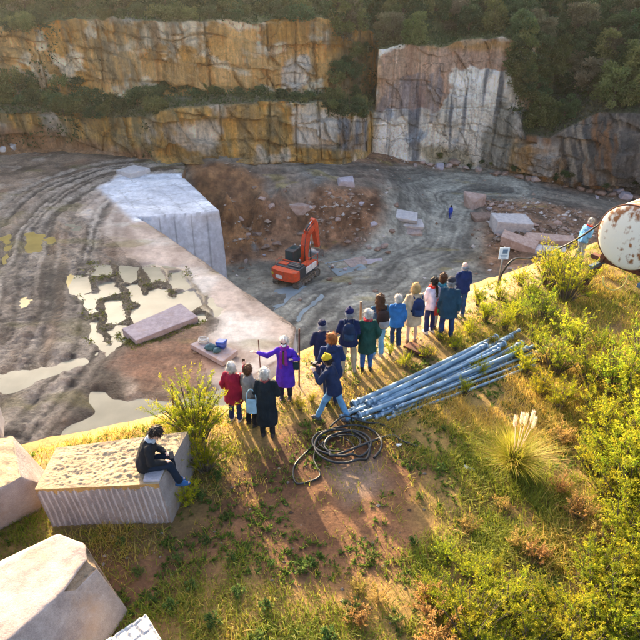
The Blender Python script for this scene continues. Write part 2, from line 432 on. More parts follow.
def bench_mesh():
    cs = .15
    P = np.array(BENCH); x0, x1, y0, y1 = max(P[:, 0].min(), -52), P[:, 0].max(), P[:, 1].min(), P[:, 1].max()
    xs = np.arange(x0, x1 + cs, cs); ys = np.arange(y0, y1 + cs, cs)
    X, Y = np.meshgrid(xs, ys); nr, nc = X.shape
    cx, cy = X[:-1, :-1] + cs / 2, Y[:-1, :-1] + cs / 2
    sdc = sdpoly(cx.ravel(), cy.ravel(), BENCH)[0]
    keep = sdc < 0
    F = gridfaces(nr, nc)[keep]
    used = np.unique(F); remap = -np.ones(nr * nc, int); remap[used] = np.arange(len(used)); F = remap[F]
    x, y = X.ravel()[used], Y.ravel()[used]
    d, bx, by, nx, ny = sdpoly(x, y, BENCH)
    E = np.sort(np.concatenate([F[:, [0, 1]], F[:, [1, 2]], F[:, [2, 3]], F[:, [3, 0]]]), 1)
    ue, cnt = np.unique(E[:, 0] * 10_000_000 + E[:, 1], return_counts=True)
    be = ue[cnt == 1]; be = np.stack([be // 10_000_000, be % 10_000_000], 1)
    isb = np.zeros(len(x), bool); isb[be.ravel()] = True
    x = np.where(isb, bx, x); y = np.where(isb, by, y)
    h, gm, rm, pm, row, bm_ = bench_h(x, y)
    edge = np.exp(-np.maximum(-d, 0) / .25) * (d > -2)
    h = h - .06 * edge
    # colours
    n1 = fbm(x * .35, y * .35, 0, 5, 71)[:, None]; n2 = fbm(x * .12, y * .2, 0, 4, 72)
    mud = mix((.115, .08, .052), (.42, .305, .21), np.clip(.45 + 1.1 * n1[:, 0], 0, 1))
    mud = mix(mud, (.24, .12, .065), .5 * sstep(.15, .5, fbm(x * .18, y * .18, 0, 3, 73)))
    dk_ = sstep(.02, .38, fbm(x * .16 + 4, y * .16, 0, 4, 82)); mud = mix(mud, mud * .38, dk_); mud = mix(mud, (.44, .36, .28), .75 * sstep(.12, .36, fbm(x * .45 + 9, y * .45, 0, 5, 83, .6)) * (1 - dk_))
    lt_, at_ = polyline(x, y, G2([(30, 420), (24, 350), (20, 310), (28, 262), (46, 215)], L1)); trk = ((np.abs(lt_) < .55) | (np.abs(lt_ - 2.6) < .55)) & (np.mod(at_ + .4 * np.abs(np.mod(lt_ + .55, 2.6) - .55), .62) < .28)
    mud = mix(mud, (.045, .038, .032), trk * .7 * (noise(x * .5, y * .5, 0, 84) > -.35))
    rock = mix((.50, .40, .33), (.28, .20, .155), np.clip(.4 + 1.3 * fbm(x * .5 + y * .2, y * .12, 0, 5, 74), 0, 1))
    rock = mix(rock, (.60, .54, .47), sstep(.1, .45, fbm(x * .22, y * .3, 0, 4, 75)))
    blk = mix((.54, .56, .60), (.80, .81, .83), np.clip(.5 + 1.4 * fbm(x * .35, y * .9, 0, 5, 76), 0, 1))
    cut = np.abs(np.mod(x * .85 + y * .5 + .15 * noise(x, y, 0, 3), 1.9) - .95) < .06
    cut |= np.abs(np.mod(-x * .5 + y * .85, 2.7) - 1.3) < .06
    blk = mix(blk, (.33, .33, .33), cut * .75 * (noise(x * .4, y * .4, 0, 9) > -.3))
    ci = mix(mud, rock, gm)
    ci = mix(ci, blk, bm_)
    ci = mix(ci, mix((.22, .10, .055), (.36, .20, .12), np.clip(.5 + n1[:, 0], 0, 1)), .85 * mask(x, y, brown_zone, 1, 1.2))
    latr, arcr = polyline(x, y, road1); latr = latr + .5 * fbm(x * .25, y * .25, 0, 3, 24); rut = rm * np.clip(noise(latr * 1.1, arcr * .06, 0, 21), -1, 1)
    ci = mix(ci, mix((.05, .042, .035), (.42, .36, .29), np.clip(.38 + 1.2 * noise(latr * 3.2, arcr * .11, 0, 22) + .9 * fbm(x * 1.6, y * 1.6, 0, 5, 23, .62), 0, 1)), np.clip(rm * .75 - rut * .7, 0, .92) * (1 - bm_))
    la, ar = polyline(x, y, G2([(58, 228), (185, 305)], L1))
    for off in (0, 1.8):
        ci = mix(ci, (.13, .11, .09), (np.abs(la - off) < .14) * .8 * (ar < 15))
    ci = mix(ci, (.17, .15, .04), sstep(.2, .5, fbm(x * .25, y * .5, 0, 4, 79)) * .45 * (1 - bm_))
    ci = mix(ci, (.09, .07, .04), np.clip(row, 0, 1) * .9)
    wet = np.clip(pm * .8 + rm * .55 * sstep(-.1, .4, fbm(x * .3, y * .3, 0, 3, 81)) + .25 * (1 - gm), 0, 1)
    V = np.stack([x, y, h], 1)
    # sides, down to below the pit floor
    tops = np.unique(be); nt = len(tops); idx = -np.ones(len(x), int); idx[tops] = np.arange(nt)
    R_ = 26; deps = np.linspace(0, 9.5, R_)[1:]
    hx, hy = x[tops], y[tops]
    mx, my = nx[tops], ny[tops]
    sv, sc = [], []
    peri = hx * .77 + hy * .64
    for k, dp in enumerate(deps):
        off = .045 * dp + .035 * noise(peri * 1.3, dp * .25 + 0 * peri, 0, 5) * min(1, dp) + .05 * noise(hx * .5, hy * .5, dp * .3, 6)
        sv.append(np.stack([hx + mx * off, hy + my * off, h[tops] - dp], 1))
        st = fbm(peri * 1.1, dp * .08 + peri * .02, 0, 4, 91)
        c = mix((.50, .53, .59), (.68, .71, .76), np.clip(.5 + .8 * st, 0, 1))
        ln = np.mod(peri + .2 * noise(peri * .3, peri * 0, 0, 8), 1.45)
        c = mix(c, (.24, .25, .27), (ln < .09) * .7)
        c = mix(c, (.30, .24, .18), sstep(.2, .6, fbm(peri * .5, dp * .3 + 0 * peri, 0, 4, 92)) * .35)
        c = np.where((hy > 64.5)[:, None], mix((.16, .09, .05), (.30, .19, .12), np.clip(.5 + st, 0, 1)), c); sc.append(c)
    base = len(V)
    SF = []
    # orient boundary edges as in their cell
    allE = np.concatenate([F[:, [0, 1]], F[:, [1, 2]], F[:, [2, 3]], F[:, [3, 0]]])
    key = np.sort(allE, 1); key = key[:, 0] * 10_000_000 + key[:, 1]
    bo = allE[np.isin(key, be[:, 0] * 10_000_000 + be[:, 1])]
    a, b = idx[bo[:, 0]], idx[bo[:, 1]]
    for k in range(len(deps)):
        ta = bo[:, 0] if k == 0 else base + (k - 1) * nt + a
        tb = bo[:, 1] if k == 0 else base + (k - 1) * nt + b
        SF.append(np.stack([tb, ta, base + k * nt + a, base + k * nt + b], 1))
    V = np.concatenate([V] + sv); C = np.concatenate([ci] + sc)
    W = np.concatenate([wet, np.full(nt * len(deps), .1)])
    me = np_mesh('quarry_bench', V, [F] + SF, C, True, {'wet': W})
    me.materials.append(M_MUD); me.materials.append(M_GRAN)
    gf = np.concatenate([(np.maximum(gm, bm_)[F].mean(1) > .5).astype(np.int32)] + [np.ones(len(q), np.int32) for q in SF])
    me.polygons.foreach_set('material_index', gf); me.update(); return me
bench = obj('quarry_bench', bench_mesh())
tag(bench, kind='structure')

def mat_water(name, col, rough=.16):
    m, nd, lk, b = newmat(name)
    b.inputs['Roughness'].default_value = rough; b.inputs['IOR'].default_value = 1.33; b.inputs['Specular IOR Level'].default_value = .13
    nt, tc = noise_bump(nd, lk, b, 3, .04, .02)
    n2 = N(nd, 'ShaderNodeTexNoise'); n2.inputs['Scale'].default_value = .6; n2.inputs['Detail'].default_value = 5
    lk.new(tc.outputs['Object'], n2.inputs['Vector'])
    cr = N(nd, 'ShaderNodeValToRGB'); cr.color_ramp.elements[0].position = .3; cr.color_ramp.elements[1].position = .7
    cr.color_ramp.elements[0].color = (*[c * .7 for c in col], 1); cr.color_ramp.elements[1].color = (*col, 1)
    lk.new(n2.outputs['Fac'], cr.inputs[0]); lk.new(cr.outputs[0], b.inputs['Base Color'])
    return m
M_MILK = mat_water('milky_puddle_water', (.29, .28, .21)); M_OCH = mat_water('ochre_puddle_water', (.36, .28, .09))
M_GREYW = mat_water('grey_pit_water', (.30, .36, .38))
def puddle(poly, z, m, grow=1.2):
    c = np.mean(poly, 0)
    n = []
    for p in poly:
        d = np.array(p) - c; l = np.hypot(*d); n.append(tuple(c + d * (l + grow) / l))
    bm = bmesh.new(); f = bm.faces.new([bm.verts.new((p[0], p[1], z)) for p in n])
    if f.normal.z < 0: f.normal_flip()
    bm.normal_update()
    if f.normal.z < 0: f.normal_flip()
    return tag(obj('puddle', bm, m), kind='structure')
for i, (p, c) in enumerate(puds):
    puddle(p, L1 - .105 - .004 * i, M_MILK if c == 'milk' else M_OCH, .9)

# ---------------- pit floor and the haul road that climbs out of it
ctrl = [(240, 290, -20.5), (270, 292, -20.5), (300, 292, -20.5), (255, 245, -20.3), (300, 245, -20.2), (340, 262, -20.5), (400, 262, -20.5), (370, 282, -20.5),
        (425, 240, -20.4), (330, 310, -20.5), (430, 285, -20.5), (480, 275, -20.6), (437, 215, -20.1), (450, 205, -19.9), (470, 240, -20.4), (390, 246, -20.4),
        (300, 340, -20.5), (340, 330, -20.5), (400, 310, -20.5), (200, 330, -20.5), (120, 300, -20.5), (215, 262, -20.5), (222, 240, -20.4),
        (246, 236, -20.0), (300, 234, -19.9), (340, 238, -20.0), (365, 243, -20.2), (412, 232, -20.2), (428, 222, -20.0),
        (226, 184, -13.6), (226, 200, -15.7), (262, 184, -14.0), (280, 184, -14.2), (318, 186, -14.8), (345, 184, -15.3), (372, 186, -16.2), (398, 190, -17.2), (422, 196, -18.8),
        (270, 203, -16.6), (318, 208, -16.9), (352, 212, -17.2), (385, 216, -18.0), (405, 216, -18.8),
        (205, 170, -13), (180, 160, -13), (150, 140, -13), (240, 171, -13.4), (300, 172, -14.2), (300, 160, -14.2), (345, 172, -15.0), (372, 165, -15.8), (390, 172, -16.4), (410, 168, -17.5), (440, 172, -18.8), (430, 183, -18.9), (480, 180, -19.4),
        (530, 188, -19.8), (600, 203, -20.2), (660, 215, -20.5), (720, 235, -20.5), (560, 230, -20.0), (500, 205, -19.4), (520, 235, -19.9), (600, 235, -20.3), (560, 200, -20), (540, 213, -20.0),
        (700, 300, -20.5), (600, 300, -20.5), (900, 300, -20.5), (500, 330, -20.5), (-100, 350, -20.5), (480, 165, -18.8), (560, 178, -19.6), (640, 195, -20.2)]
CP = np.array([tuple(G(*c)) for c in ctrl])
def rbf_fit(P):
    d = np.hypot(P[:, None, 0] - P[None, :, 0], P[:, None, 1] - P[None, :, 1])
    n = len(P); A = np.zeros((n + 3, n + 3)); A[:n, :n] = d; A[:n, n] = 1; A[:n, n + 1:] = P[:, :2]; A[n, :n] = 1; A[n + 1:, :n] = P[:, :2].T
    A[:n, :n] -= np.eye(n) * .25
    return np.linalg.solve(A, np.concatenate([P[:, 2], [0, 0, 0]]))
RW = rbf_fit(CP)
def pit_base(x, y):
    r = RW[len(CP)] + RW[len(CP) + 1] * x + RW[len(CP) + 2] * y
    for i in range(len(CP)): r = r + RW[i] * np.hypot(x - CP[i, 0], y - CP[i, 1])
    return r
road2 = [tuple(G(a, b, c)[:2]) for a, b, c in [(180, 169, -13), (240, 171, -13.4), (300, 173, -14.2), (345, 172, -15), (390, 173, -16.4), (430, 180, -18.6), (480, 182, -19.4), (530, 190, -19.8), (600, 206, -20.2), (680, 230, -20.5)]]
road3 = [tuple(G(a, b, c)[:2]) for a, b, c in [(500, 186, -19.6), (455, 186, -19.2), (436, 194, -19.5), (434, 215, -20.1), (428, 245, -20.5), (390, 270, -20.5), (330, 290, -20.5), (280, 330, -20.5)]]
road2 = smoothline(road2, 5); road3 = smoothline(road3, 5)
def pit_h(x, y):
    z = pit_base(x, y)
    gx = pit_base(x + .4, y) - z; gy = pit_base(x, y + .4) - z
    slope = np.hypot(gx, gy) / .4
    l2, a2 = polyline(x, y, road2); l3, a3 = polyline(x, y, road3)
    r2 = 1 - sstep(2.5, 4.5, np.abs(l2) + .8 * fbm(x * .3, y * .3, 0, 3, 8)); r3 = 1 - sstep(3.5, 7.5, np.abs(l3) + 1.5 * fbm(x * .2, y * .2, 0, 3, 9))
    rd = np.maximum(r2, r3); wq = 1.3 * fbm(x * .16, y * .16, 0, 4, 139); l2 = l2 + wq; l3 = l3 + 1.6 * wq
    z = z + (1 - rd) * (.34 * fbm(x * .35, y * .35, 0, 5, 131) + .25 * sstep(.3, 1.2, slope) * fbm(x * 1.1, y * 1.1, z, 4, 132))
    z = z + r2 * (noise(l2 * 1.5, a2 * .08, 0, 133) * .07 + noise(l2 * 3.1, a2 * .1, 0, 134) * .05) + r3 * (noise(l3 * 1.3, a3 * .08, 0, 135) * .09 + noise(l3 * 3.2, a3 * .08, 0, 136) * .05) + .10 * fbm(x * 1.4, y * 1.4, 0, 4, 138, .65)
    # rubble on the slopes
    n = np.abs(fbm(x * .9, y * .9, z * .9, 3, 137))
    z = z + 1.1 * sstep(.4, 1.2, slope) * (1 - rd) * (.3 - n) + .5 * sstep(.5, 1.3, slope) * (1 - rd) * np.sign(noise(x * .5, y * .5, 0, 140)) * .35
    return z, slope, r2, r3, l2, a2, l3, a3
def pit_mesh():
    cs = .25
    xs = np.arange(-32, 62, cs); ys = np.arange(18, 104, cs)
    X, Y = np.meshgrid(xs, ys); nr, nc = X.shape; x, y = X.ravel(), Y.ravel()
    z, slope, r2, r3, l2, a2, l3, a3 = pit_h(x, y)
    sd = sdpoly(x, y, BENCH)[0]
    under = sd < -.6
    z = np.where((sd < -.35), np.minimum(z, L1 - 1.2 - 0 * z), z)
    z = np.where((sd < 0) & (sd > -1.2) & (z > L1 - .4), z - .25, z)
    px, py = proj(x, y, z)
    n1 = fbm(x * .3, y * .3, 0, 5, 141); n3 = fbm(x * 1.3, y * 1.3, 0, 4, 142)
    floor = mix((.20, .185, .145), (.42, .39, .30), np.clip(.45 + 1.3 * n1, 0, 1))
    floor = mix(floor, (.23, .19, .10), .5 * sstep(.1, .5, fbm(x * .25, y * .25, 0, 3, 143)))
    brown = mix((.10, .045, .02), (.46, .245, .13), np.clip(.5 + 1.5 * fbm(x * .7, y * .7, z * .7, 6, 144, .62), 0, 1))
    br = np.clip(sstep(.10, .34, slope + .16 * n1), 0, 1)
    right = mask(x, y, [tuple(G(a, b, -20)[:2]) for a, b in [(462, 195), (520, 195), (640, 215), (640, 300), (480, 262)]], 2, 1.5)
    far = mask(x, y, [tuple(G(a, b, -19)[:2]) for a, b in [(380, 150), (420, 168), (520, 178), (640, 195), (640, 160), (480, 150)]], 1.5, 1.5)
    c = mix(floor, brown, np.clip(np.maximum.reduce([br, .85 * right, .7 * far]), 0, 1) * (1 - .85 * r3) )
    t2 = np.clip(.5 + .7 * noise(l2 * 1.5, a2 * .08, 0, 133) + .6 * noise(l2 * 3.1, a2 * .1, 0, 134), 0, 1); t3 = np.clip(.5 + .7 * noise(l3 * 1.3, a3 * .08, 0, 135) + .6 * noise(l3 * 3.2, a3 * .08, 0, 136) + .5 * n1, 0, 1)
    c = mix(c, mix((.12, .11, .095), (.33, .29, .23), t2), r2 * .75)
    c = mix(c, mix((.17, .165, .14), (.54, .52, .42), t3), r3 * .85)
    # damp back corner of the pit with ochre seep
    dk = mask(x, y, [tuple(G(a, b, -20)[:2]) for a, b in [(225, 225), (320, 222), (345, 245), (300, 262), (235, 262)]], 2, 2)
    c = mix(c, mix((.10, .10, .085), (.34, .36, .36), np.clip(.4 + 1.5 * fbm(x * .2, y * .7, 0, 4, 145), 0, 1)), dk * .75 * (1 - br))
    oc = sstep(.35, .55, fbm(x * .22 + 5, y * .5, 0, 4, 146))
    c = mix(c, (.33, .26, .06), oc * .5 * (slope < .5))
    wall = mask(x, y, [tuple(G(a, b, -15)[:2]) for a, b in [(190, 178), (262, 184), (262, 208), (200, 208)]], .8, .4)
    c = mix(c, mix((.15, .06, .022), (.44, .22, .09), np.clip(.5 + 1.4 * fbm(x * .8, y * .8, z * .8, 5, 147, .6), 0, 1)), wall * br * .9)
    wet = np.clip(.55 * (1 - br) * sstep(-.2, .4, n1) + .4 * dk, 0, 1) * (1 - .6 * right)
    V = np.stack([x, y, z], 1)
    F = gridfaces(nr, nc)
    kill = (sd < -4).reshape(nr, nc)
    kc = kill[:-1, :-1] & kill[1:, :-1] & kill[:-1, 1:] & kill[1:, 1:]
    return np_mesh('quarry_floor', V, F[~kc.ravel()], c, True, {'wet': wet})
pit = obj('quarry_floor', pit_mesh(), M_PIT); tag(pit, kind='structure')
def pit_z(x, y): return float(pit_h(np.array([x]), np.array([y]))[0][0])
for pz in ([(272, 292), (300, 285), (330, 300), (300, 318), (280, 310)], [(330, 262), (352, 258), (362, 266), (340, 272)]):
    pw = [tuple(G(a, b, -20.4)[:2]) for a, b in pz]
    zs = [pit_z(*q) for q in pw]
    puddle(pw, float(np.mean(zs)) - .02, M_GREYW, .6)

# ---------------- far cliffs with ledges and the hill behind
ST = [  # base pixel x,y,z | z of lower tier, ledge depth, ledge rise | z of top | setback of upper tier
    (-420, 330, -13, -7, 3, .4, 0.5, 1.0), (-200, 205, -13, -7, 3, .4, 0.5, 1.0), (-40, 158, -13, -8.0, 4, .6, 0.6, 1.2), (60, 152, -13, -8.4, 5, .8, 0.9, 1.4), (120, 156, -13, -8.6, 5, 1.0, 1.2, 1.4), (152, 160, -13, -8.3, 4.5, 1.2, 1.4, 1.2),
    (166, 162, -13, -7.2, 4, .5, 1.4, 1.0), (250, 164, -13.5, -6.6, 4, .3, 1.5, 1.0), (322, 161, -14.4, -7.6, 5, .3, 1.6, .8), (338, 160, -14.5, -8.4, 7, .5, 1.2, 1.5), (364, 155, -15.2, -9.9, 9, .8, -1.5, 3.0), (369, 154, -15.8, -10.2, 8, 2.0, -2.2, 3),
    (373, 157, -16.6, -10.5, .3, .2, -2.6, .5), (405, 160, -17.2, -10.5, .2, .2, -2.6, .5), (440, 163, -18.4, -11, .2, .2, -2.7, .6), (478, 167, -18.9, -11, .3, .2, -2.2, .7), (508, 172, -19.3, -11, .3, .2, -2.6, .6),
    (518, 174, -19.3, -14, 4, 2.5, -3, 6), (540, 180, -19.6, -14, 6, 3, -1, 9), (580, 189, -20, -10.0, 6, 3, 1.5, 10), (640, 200, -20.3, -9.6, 6, 3, 3, 10), (720, 216, -20.5, -9, 6, 3, 4, 10), (900, 280, -20.5, -9, 6, 3, 4, 10), (1400, 420, -20.5, -9, 6, 3, 4, 10)]
def cliff_mesh():
    B = np.array([tuple(G(a, b, c)) for a, b, c, *_ in ST]); Q = np.array([s[3:] for s in ST])
    seg = np.hypot(*np.diff(B[:, :2], axis=0).T); cum = np.concatenate([[0], np.cumsum(seg)])
    # stations, dense where the camera looks
    s = [0.0]
    while s[-1] < cum[-1]:
        b = np.interp(s[-1], cum, B[:, 0]); yy = np.interp(s[-1], cum, B[:, 1])
        s.append(s[-1] + (.16 if abs(b) < 50 and yy > 55 else 1.2))
    s = np.array(s[:-1]); ns = len(s)
    b = np.stack([np.interp(s, cum, B[:, k]) for k in range(3)], 1); q = np.stack([np.interp(s, cum, Q[:, k]) for k in range(5)], 1)
    z1, led, lr, z2, b2 = q.T; zb = b[:, 2]
    b1 = .09 * (z1 - zb)
    o0 = 0 * s
    br = [(o0 - 2.5, zb - 1.2, 1), (o0, zb + .2, 5), (b1, z1, 54), (b1 + led, z1 + lr, 16), (b1 + led + b2, z2, 80), (b1 + led + b2 + 6, z2 + 1.2, 12), (b1 + led + b2 + 34, z2 + 21, 18), (b1 + led + b2 + 100, z2 + 30, 8)]  # steep upper hill added above the view, to keep the bench shaded
    off, zz, tier = [br[0][0]], [br[0][1]], [0]
    for i in range(1, len(br)):
        n = br[i][2]
        for k in range(1, n + 1):
            t = k / n
            off.append(br[i - 1][0] * (1 - t) + br[i][0] * t); zz.append(br[i - 1][1] * (1 - t) + br[i][1] * t); tier.append(i)
    off = np.array(off); zz = np.array(zz); tier = np.array(tier); nr = len(off)
    c = np.array([0, 40.]); d = b[:, :2] - c; d = d / np.hypot(*d.T)[:, None]
    Sx = np.broadcast_to(s, (nr, ns)); T = np.broadcast_to(tier[:, None], (nr, ns))
    wallm = np.isin(T, (2, 4)).astype(float)
    wh = np.where(T == 2, 1.0, np.where(T == 4, 1.0, .35))
    # blocks: jittered courses
    wS, wZ = 1.5 * fbm(Sx * .22, zz * .22, 0, 4, 270), 1.2 * fbm(Sx * .2 + 31, zz * .2, 0, 4, 271); S0, Z0 = Sx, zz
    def blocks(w, hh, seed):
        Sx, zz = S0 + wS + .35 * Z0, Z0 + wZ + .12 * S0
        r = np.floor(zz / hh + .35 * noise(Sx * .15, zz * .1, 0, seed)); jit = _hash(r, r * 0, r * 0, seed) * w
        k = np.floor((Sx + jit) / w + .3 * noise(zz * .3, Sx * .1, 0, seed + 1))
        fr = (Sx + jit) / w + .3 * noise(zz * .3, Sx * .1, 0, seed + 1) - k; fz = zz / hh + .35 * noise(Sx * .15, zz * .1, 0, seed) - r
        ed = np.minimum(np.minimum(fr, 1 - fr) * w, np.minimum(fz, 1 - fz) * hh)
        return _hash(k, r, r * 0, seed + 2) - .5, ed
    white = sstep(cum[12] - 1, cum[12] + 1, Sx) * (1 - sstep(cum[16] - .5, cum[16] + 1, Sx))
    B1, e1 = blocks(3.6, 2.7, 210); B2, e2 = blocks(1.5, 1.15, 220); B3, e3 = blocks(6, 5, 230)
    jm = sstep(-.15, .25, fbm(Sx * .12, zz * .15, 0, 3, 233))
    disp = .9 * fbm(Sx * .09, zz * .12, 0, 3, 201) + (1 - .8 * white) * (2.1 * B1 + .8 * B2 * jm + .55 * np.sign(noise(zz * .55 + .15 * wZ, Sx * .03, 0, 235))) + (.7 * B3 + .3 * B2 * jm) * white
    joint = np.maximum((1 - sstep(.04, .22, e1 + .12 * noise(Sx * 1.5, zz * 1.5, 0, 234))) * (1 - .8 * white), .7 * (1 - sstep(.03, .16, e2)) * jm * (1 - white)); rightm = sstep(cum[16], cum[17], Sx); joint = joint * (1 - .75 * rightm) * sstep(-.25, .2, fbm(Sx * .35, zz * .35, 0, 3, 272)); joint = np.maximum(joint, white * .7 * (1 - sstep(.02, .14, e3)) * jm)
    disp = disp + .3 * joint
    disp = disp + .28 * fbm(Sx * .7, zz * .5, 0, 4, 240)
    crack = np.abs(noise(Sx * .33, zz * .05, 0, 250)); disp = disp + .7 * (1 - sstep(0, .09, crack)) * (1 - .6 * white)
    disp = disp * wh * np.where(T >= 6, 0, 1)
    o2 = off + disp
    X = b[None, :, 0] + d[None, :, 0] * o2; Y = b[None, :, 1] + d[None, :, 1] * o2
    Z = zz + np.where(wallm > 0, .15 * fbm(Sx * .8, zz * .8, 0, 3, 260), .35 * fbm(X * .3, Y * .3, 0, 4, 261) * (T > 2))
    Z = Z + np.where(T >= 6, 1.5 * fbm(X * .05, Y * .05, 0, 3, 262), 0)
    # uneven crest
    Z = Z + np.where(T == 4, sstep(.6, 1, (zz - z1) / (z2 - z1 + 1e-6)) * .9 * fbm(Sx * .25, Sx * 0, 0, 4, 263), 0) + np.where(T >= 5, .9 * fbm(Sx * .25, Sx * 0, 0, 4, 263) * np.exp(-np.maximum(off - (b1 + led + b2), 0) / 6), 0)
    x, y, z = X.ravel(), Y.ravel(), Z.ravel(); Sr, Zr, Tr = Sx.ravel(), zz.ravel(), T.ravel()
    px, py = proj(x, y, z)
    st = fbm(Sr * .9, Zr * .10, 0, 5, 301); st2 = fbm(Sr * 2.2, Zr * .16, 0, 4, 302); bl = fbm(Sr * .22, Zr * .22, 0, 5, 303); bl2 = fbm(Sr * .5, Zr * .6, 0, 5, 304)
    ochre = mix((.56, .28, .065), (.74, .47, .20), np.clip(.5 + 1.2 * bl, 0, 1))
    ochre = mix(ochre, (.84, .71, .50), sstep(.0, .32, bl2) * .85)
    ochre = mix(ochre, (.26, .22, .14), sstep(.05, .45, st) * .55)
    ochre = mix(ochre, (.42, .17, .03), sstep(.1, .4, st2) * .55)
    olive = mix((.56, .31, .075), (.33, .24, .11), np.clip(.5 + 1.3 * st, 0, 1))
    olive = mix(olive, (.60, .32, .07), sstep(.1, .4, bl) * .8); olive = mix(olive, (.66, .58, .46), sstep(.1, .4, fbm(Sr * .3, Zr * .3, 0, 4, 305)) * .8)
    olive = mix(olive, (.08, .10, .05), sstep(.1, .5, st2) * .5)
    c = np.where((Zr < np.broadcast_to(z1, (nr, ns)).ravel() + .1)[:, None], olive, ochre)
    # ground on ledges and hilltop
    soil = mix((.12, .11, .06), (.19, .18, .10), np.clip(.5 + bl2, 0, 1))
    c = np.where(np.isin(Tr, (3,))[:, None], soil, c); c = np.where((Tr >= 5)[:, None], mix((.11, .13, .05), (.20, .19, .08), np.clip(.5 + bl2, 0, 1)), c)
    # white sawn face
    wf = mix((.80, .71, .56), (.95, .88, .75), np.clip(.5 + 1.2 * bl, 0, 1))
    wf = mix(wf, (.10, .115, .14), sstep(.22, .48, fbm(Sr * 1.1, Zr * .07 + Sr * .15, 0, 4, 310)) * .85)
    wf = mix(wf, (.33, .42, .50), sstep(.15, .5, fbm(Sr * .5, Zr * .35, 0, 4, 311)) * .7)
    W = white.ravel() * np.isin(Tr, (1, 2, 3, 4))
    def zone(poly, wob=8, soft=5, seed=0):
        dd = sdpoly(px, py, poly)[0] + wob * fbm(Sr * .6, Zr * .6, 0, 4, 400 + seed)
        return 1 - sstep(-soft, soft, dd)
    redtop = zone([(375, 60), (420, 40), (515, 42), (512, 70), (455, 66), (440, 108), (372, 112)], 9, 1.5, 1)
    wf = mix(wf, mix((.36, .16, .08), (.48, .28, .16), np.clip(.5 + st, 0, 1)), redtop * .85)
    dark = zone([(385, 84), (440, 70), (448, 92), (432, 122), (380, 118)], 9, 1.5, 2)
    wf = mix(wf, mix((.09, .09, .12), (.25, .24, .26), np.clip(.5 + 1.5 * st, 0, 1)), dark * .65 * np.clip(.8 + 1.2 * st2, .2, 1))
    wf = mix(wf, (.42, .22, .06), zone([(420, 38), (520, 40), (516, 60), (500, 50), (430, 48)], 6, 4, 3) * .8)
    wf = mix(wf, (.24, .17, .05), zone([(420, 146), (470, 150), (480, 170), (430, 165)], 5, 5, 4) * .7)
    wf = mix(wf, (.12, .11, .07), zone([(482, 130), (505, 100), (520, 120), (518, 180), (480, 178)], 6, 5, 6) * .75)
    c = mix(c, wf, W)
    # right flank: dark rock with slanting pale and tan streaks
    Rr = sstep(cum[16], cum[17], Sr) * np.isin(Tr, (1, 2, 3, 4, 5))
    rk = mix((.085, .085, .08), (.19, .16, .13), np.clip(.5 + 1.3 * bl2, 0, 1))
    sl = fbm(Sr * 1.0 + Zr * .45, Zr * .05, 0, 4, 320)
    rk = mix(rk, (.36, .30, .22), sstep(.12, .4, sl) * .8); rk = mix(rk, (.30, .14, .05), sstep(.1, .4, fbm(Sr * .9 + Zr * .3, Zr * .15, 0, 4, 321)) * .7)
    rk = mix(rk, mix((.42, .22, .06), (.45, .40, .33), np.clip(.5 + 2 * bl2, 0, 1)), zone([(512, 142), (560, 142), (566, 185), (512, 178)], 5, 4, 5) * .7)
    rk = np.where(np.isin(Tr, (3, 4, 5))[:, None], mix((.05, .06, .03), (.10, .09, .05), np.clip(.5 + bl2, 0, 1)), rk)
    rk = mix(rk, (.40, .31, .20), zone([(588, 22), (645, 2), (645, 34), (600, 42)], 5, 3, 7) * .9)
    c = mix(c, rk, Rr)
    # left: talus of orange earth at the foot, pale patches and the dark gully
    c = mix(c, mix((.28, .13, .06), (.36, .21, .12), np.clip(.5 + bl, 0, 1)), np.clip(zone([(-200, 128), (30, 128), (90, 142), (150, 154), (150, 175), (-200, 190)], 8, 6, 8), 0, 1) * .9)
    c = mix(c, (.66, .60, .50), zone([(100, 8), (175, 6), (172, 18), (110, 22)], 6, 4, 9) * .6)
    c = mix(c, (.70, .66, .58), zone([(282, 62), (306, 58), (308, 80), (286, 86)], 14, 3, 10) * .75)
    c = mix(c, (.68, .63, .54), zone([(292, 118), (338, 116), (336, 148), (296, 146)], 4, 3, 11) * .8)
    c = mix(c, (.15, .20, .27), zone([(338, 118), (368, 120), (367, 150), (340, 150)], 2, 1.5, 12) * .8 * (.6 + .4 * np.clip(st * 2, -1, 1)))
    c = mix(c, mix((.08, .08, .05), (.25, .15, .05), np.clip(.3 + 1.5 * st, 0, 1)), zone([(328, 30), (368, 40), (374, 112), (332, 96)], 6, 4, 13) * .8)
    c = mix(c, (.38, .19, .04), zone([(326, 14), (352, 16), (350, 40), (332, 60)], 4, 3, 14) * .8)
    rib = zone([(88, 40), (135, 36), (140, 84), (96, 82)], 4, 4, 15) * (.5 + .5 * np.sin(Sr * 5 + .8 * Zr))
    c = mix(c, (.32, .22, .11), rib * .7)
    tone = (1 + (.5 * B1 + .45 * B2 * jm) * (1 - .8 * white) + .12 * white * B3).ravel(); c = np.where(np.isin(Tr, (1, 2, 4))[:, None], c * tone[:, None], c)
    c = mix(c, c * .75, joint.ravel() * np.isin(Tr, (2, 4)))
    V = np.stack([x, y, z], 1)
    return np_mesh('cliff', V, gridfaces(nr, ns)[:, ::-1], c, True), Tr.copy(), (b, d, z1, led, lr, z2, b1, b2, s, cum)
cm, cm_tier, CL = cliff_mesh()
cliff = obj('cliff', cm, M_CLIFF); tag(cliff, kind='structure')

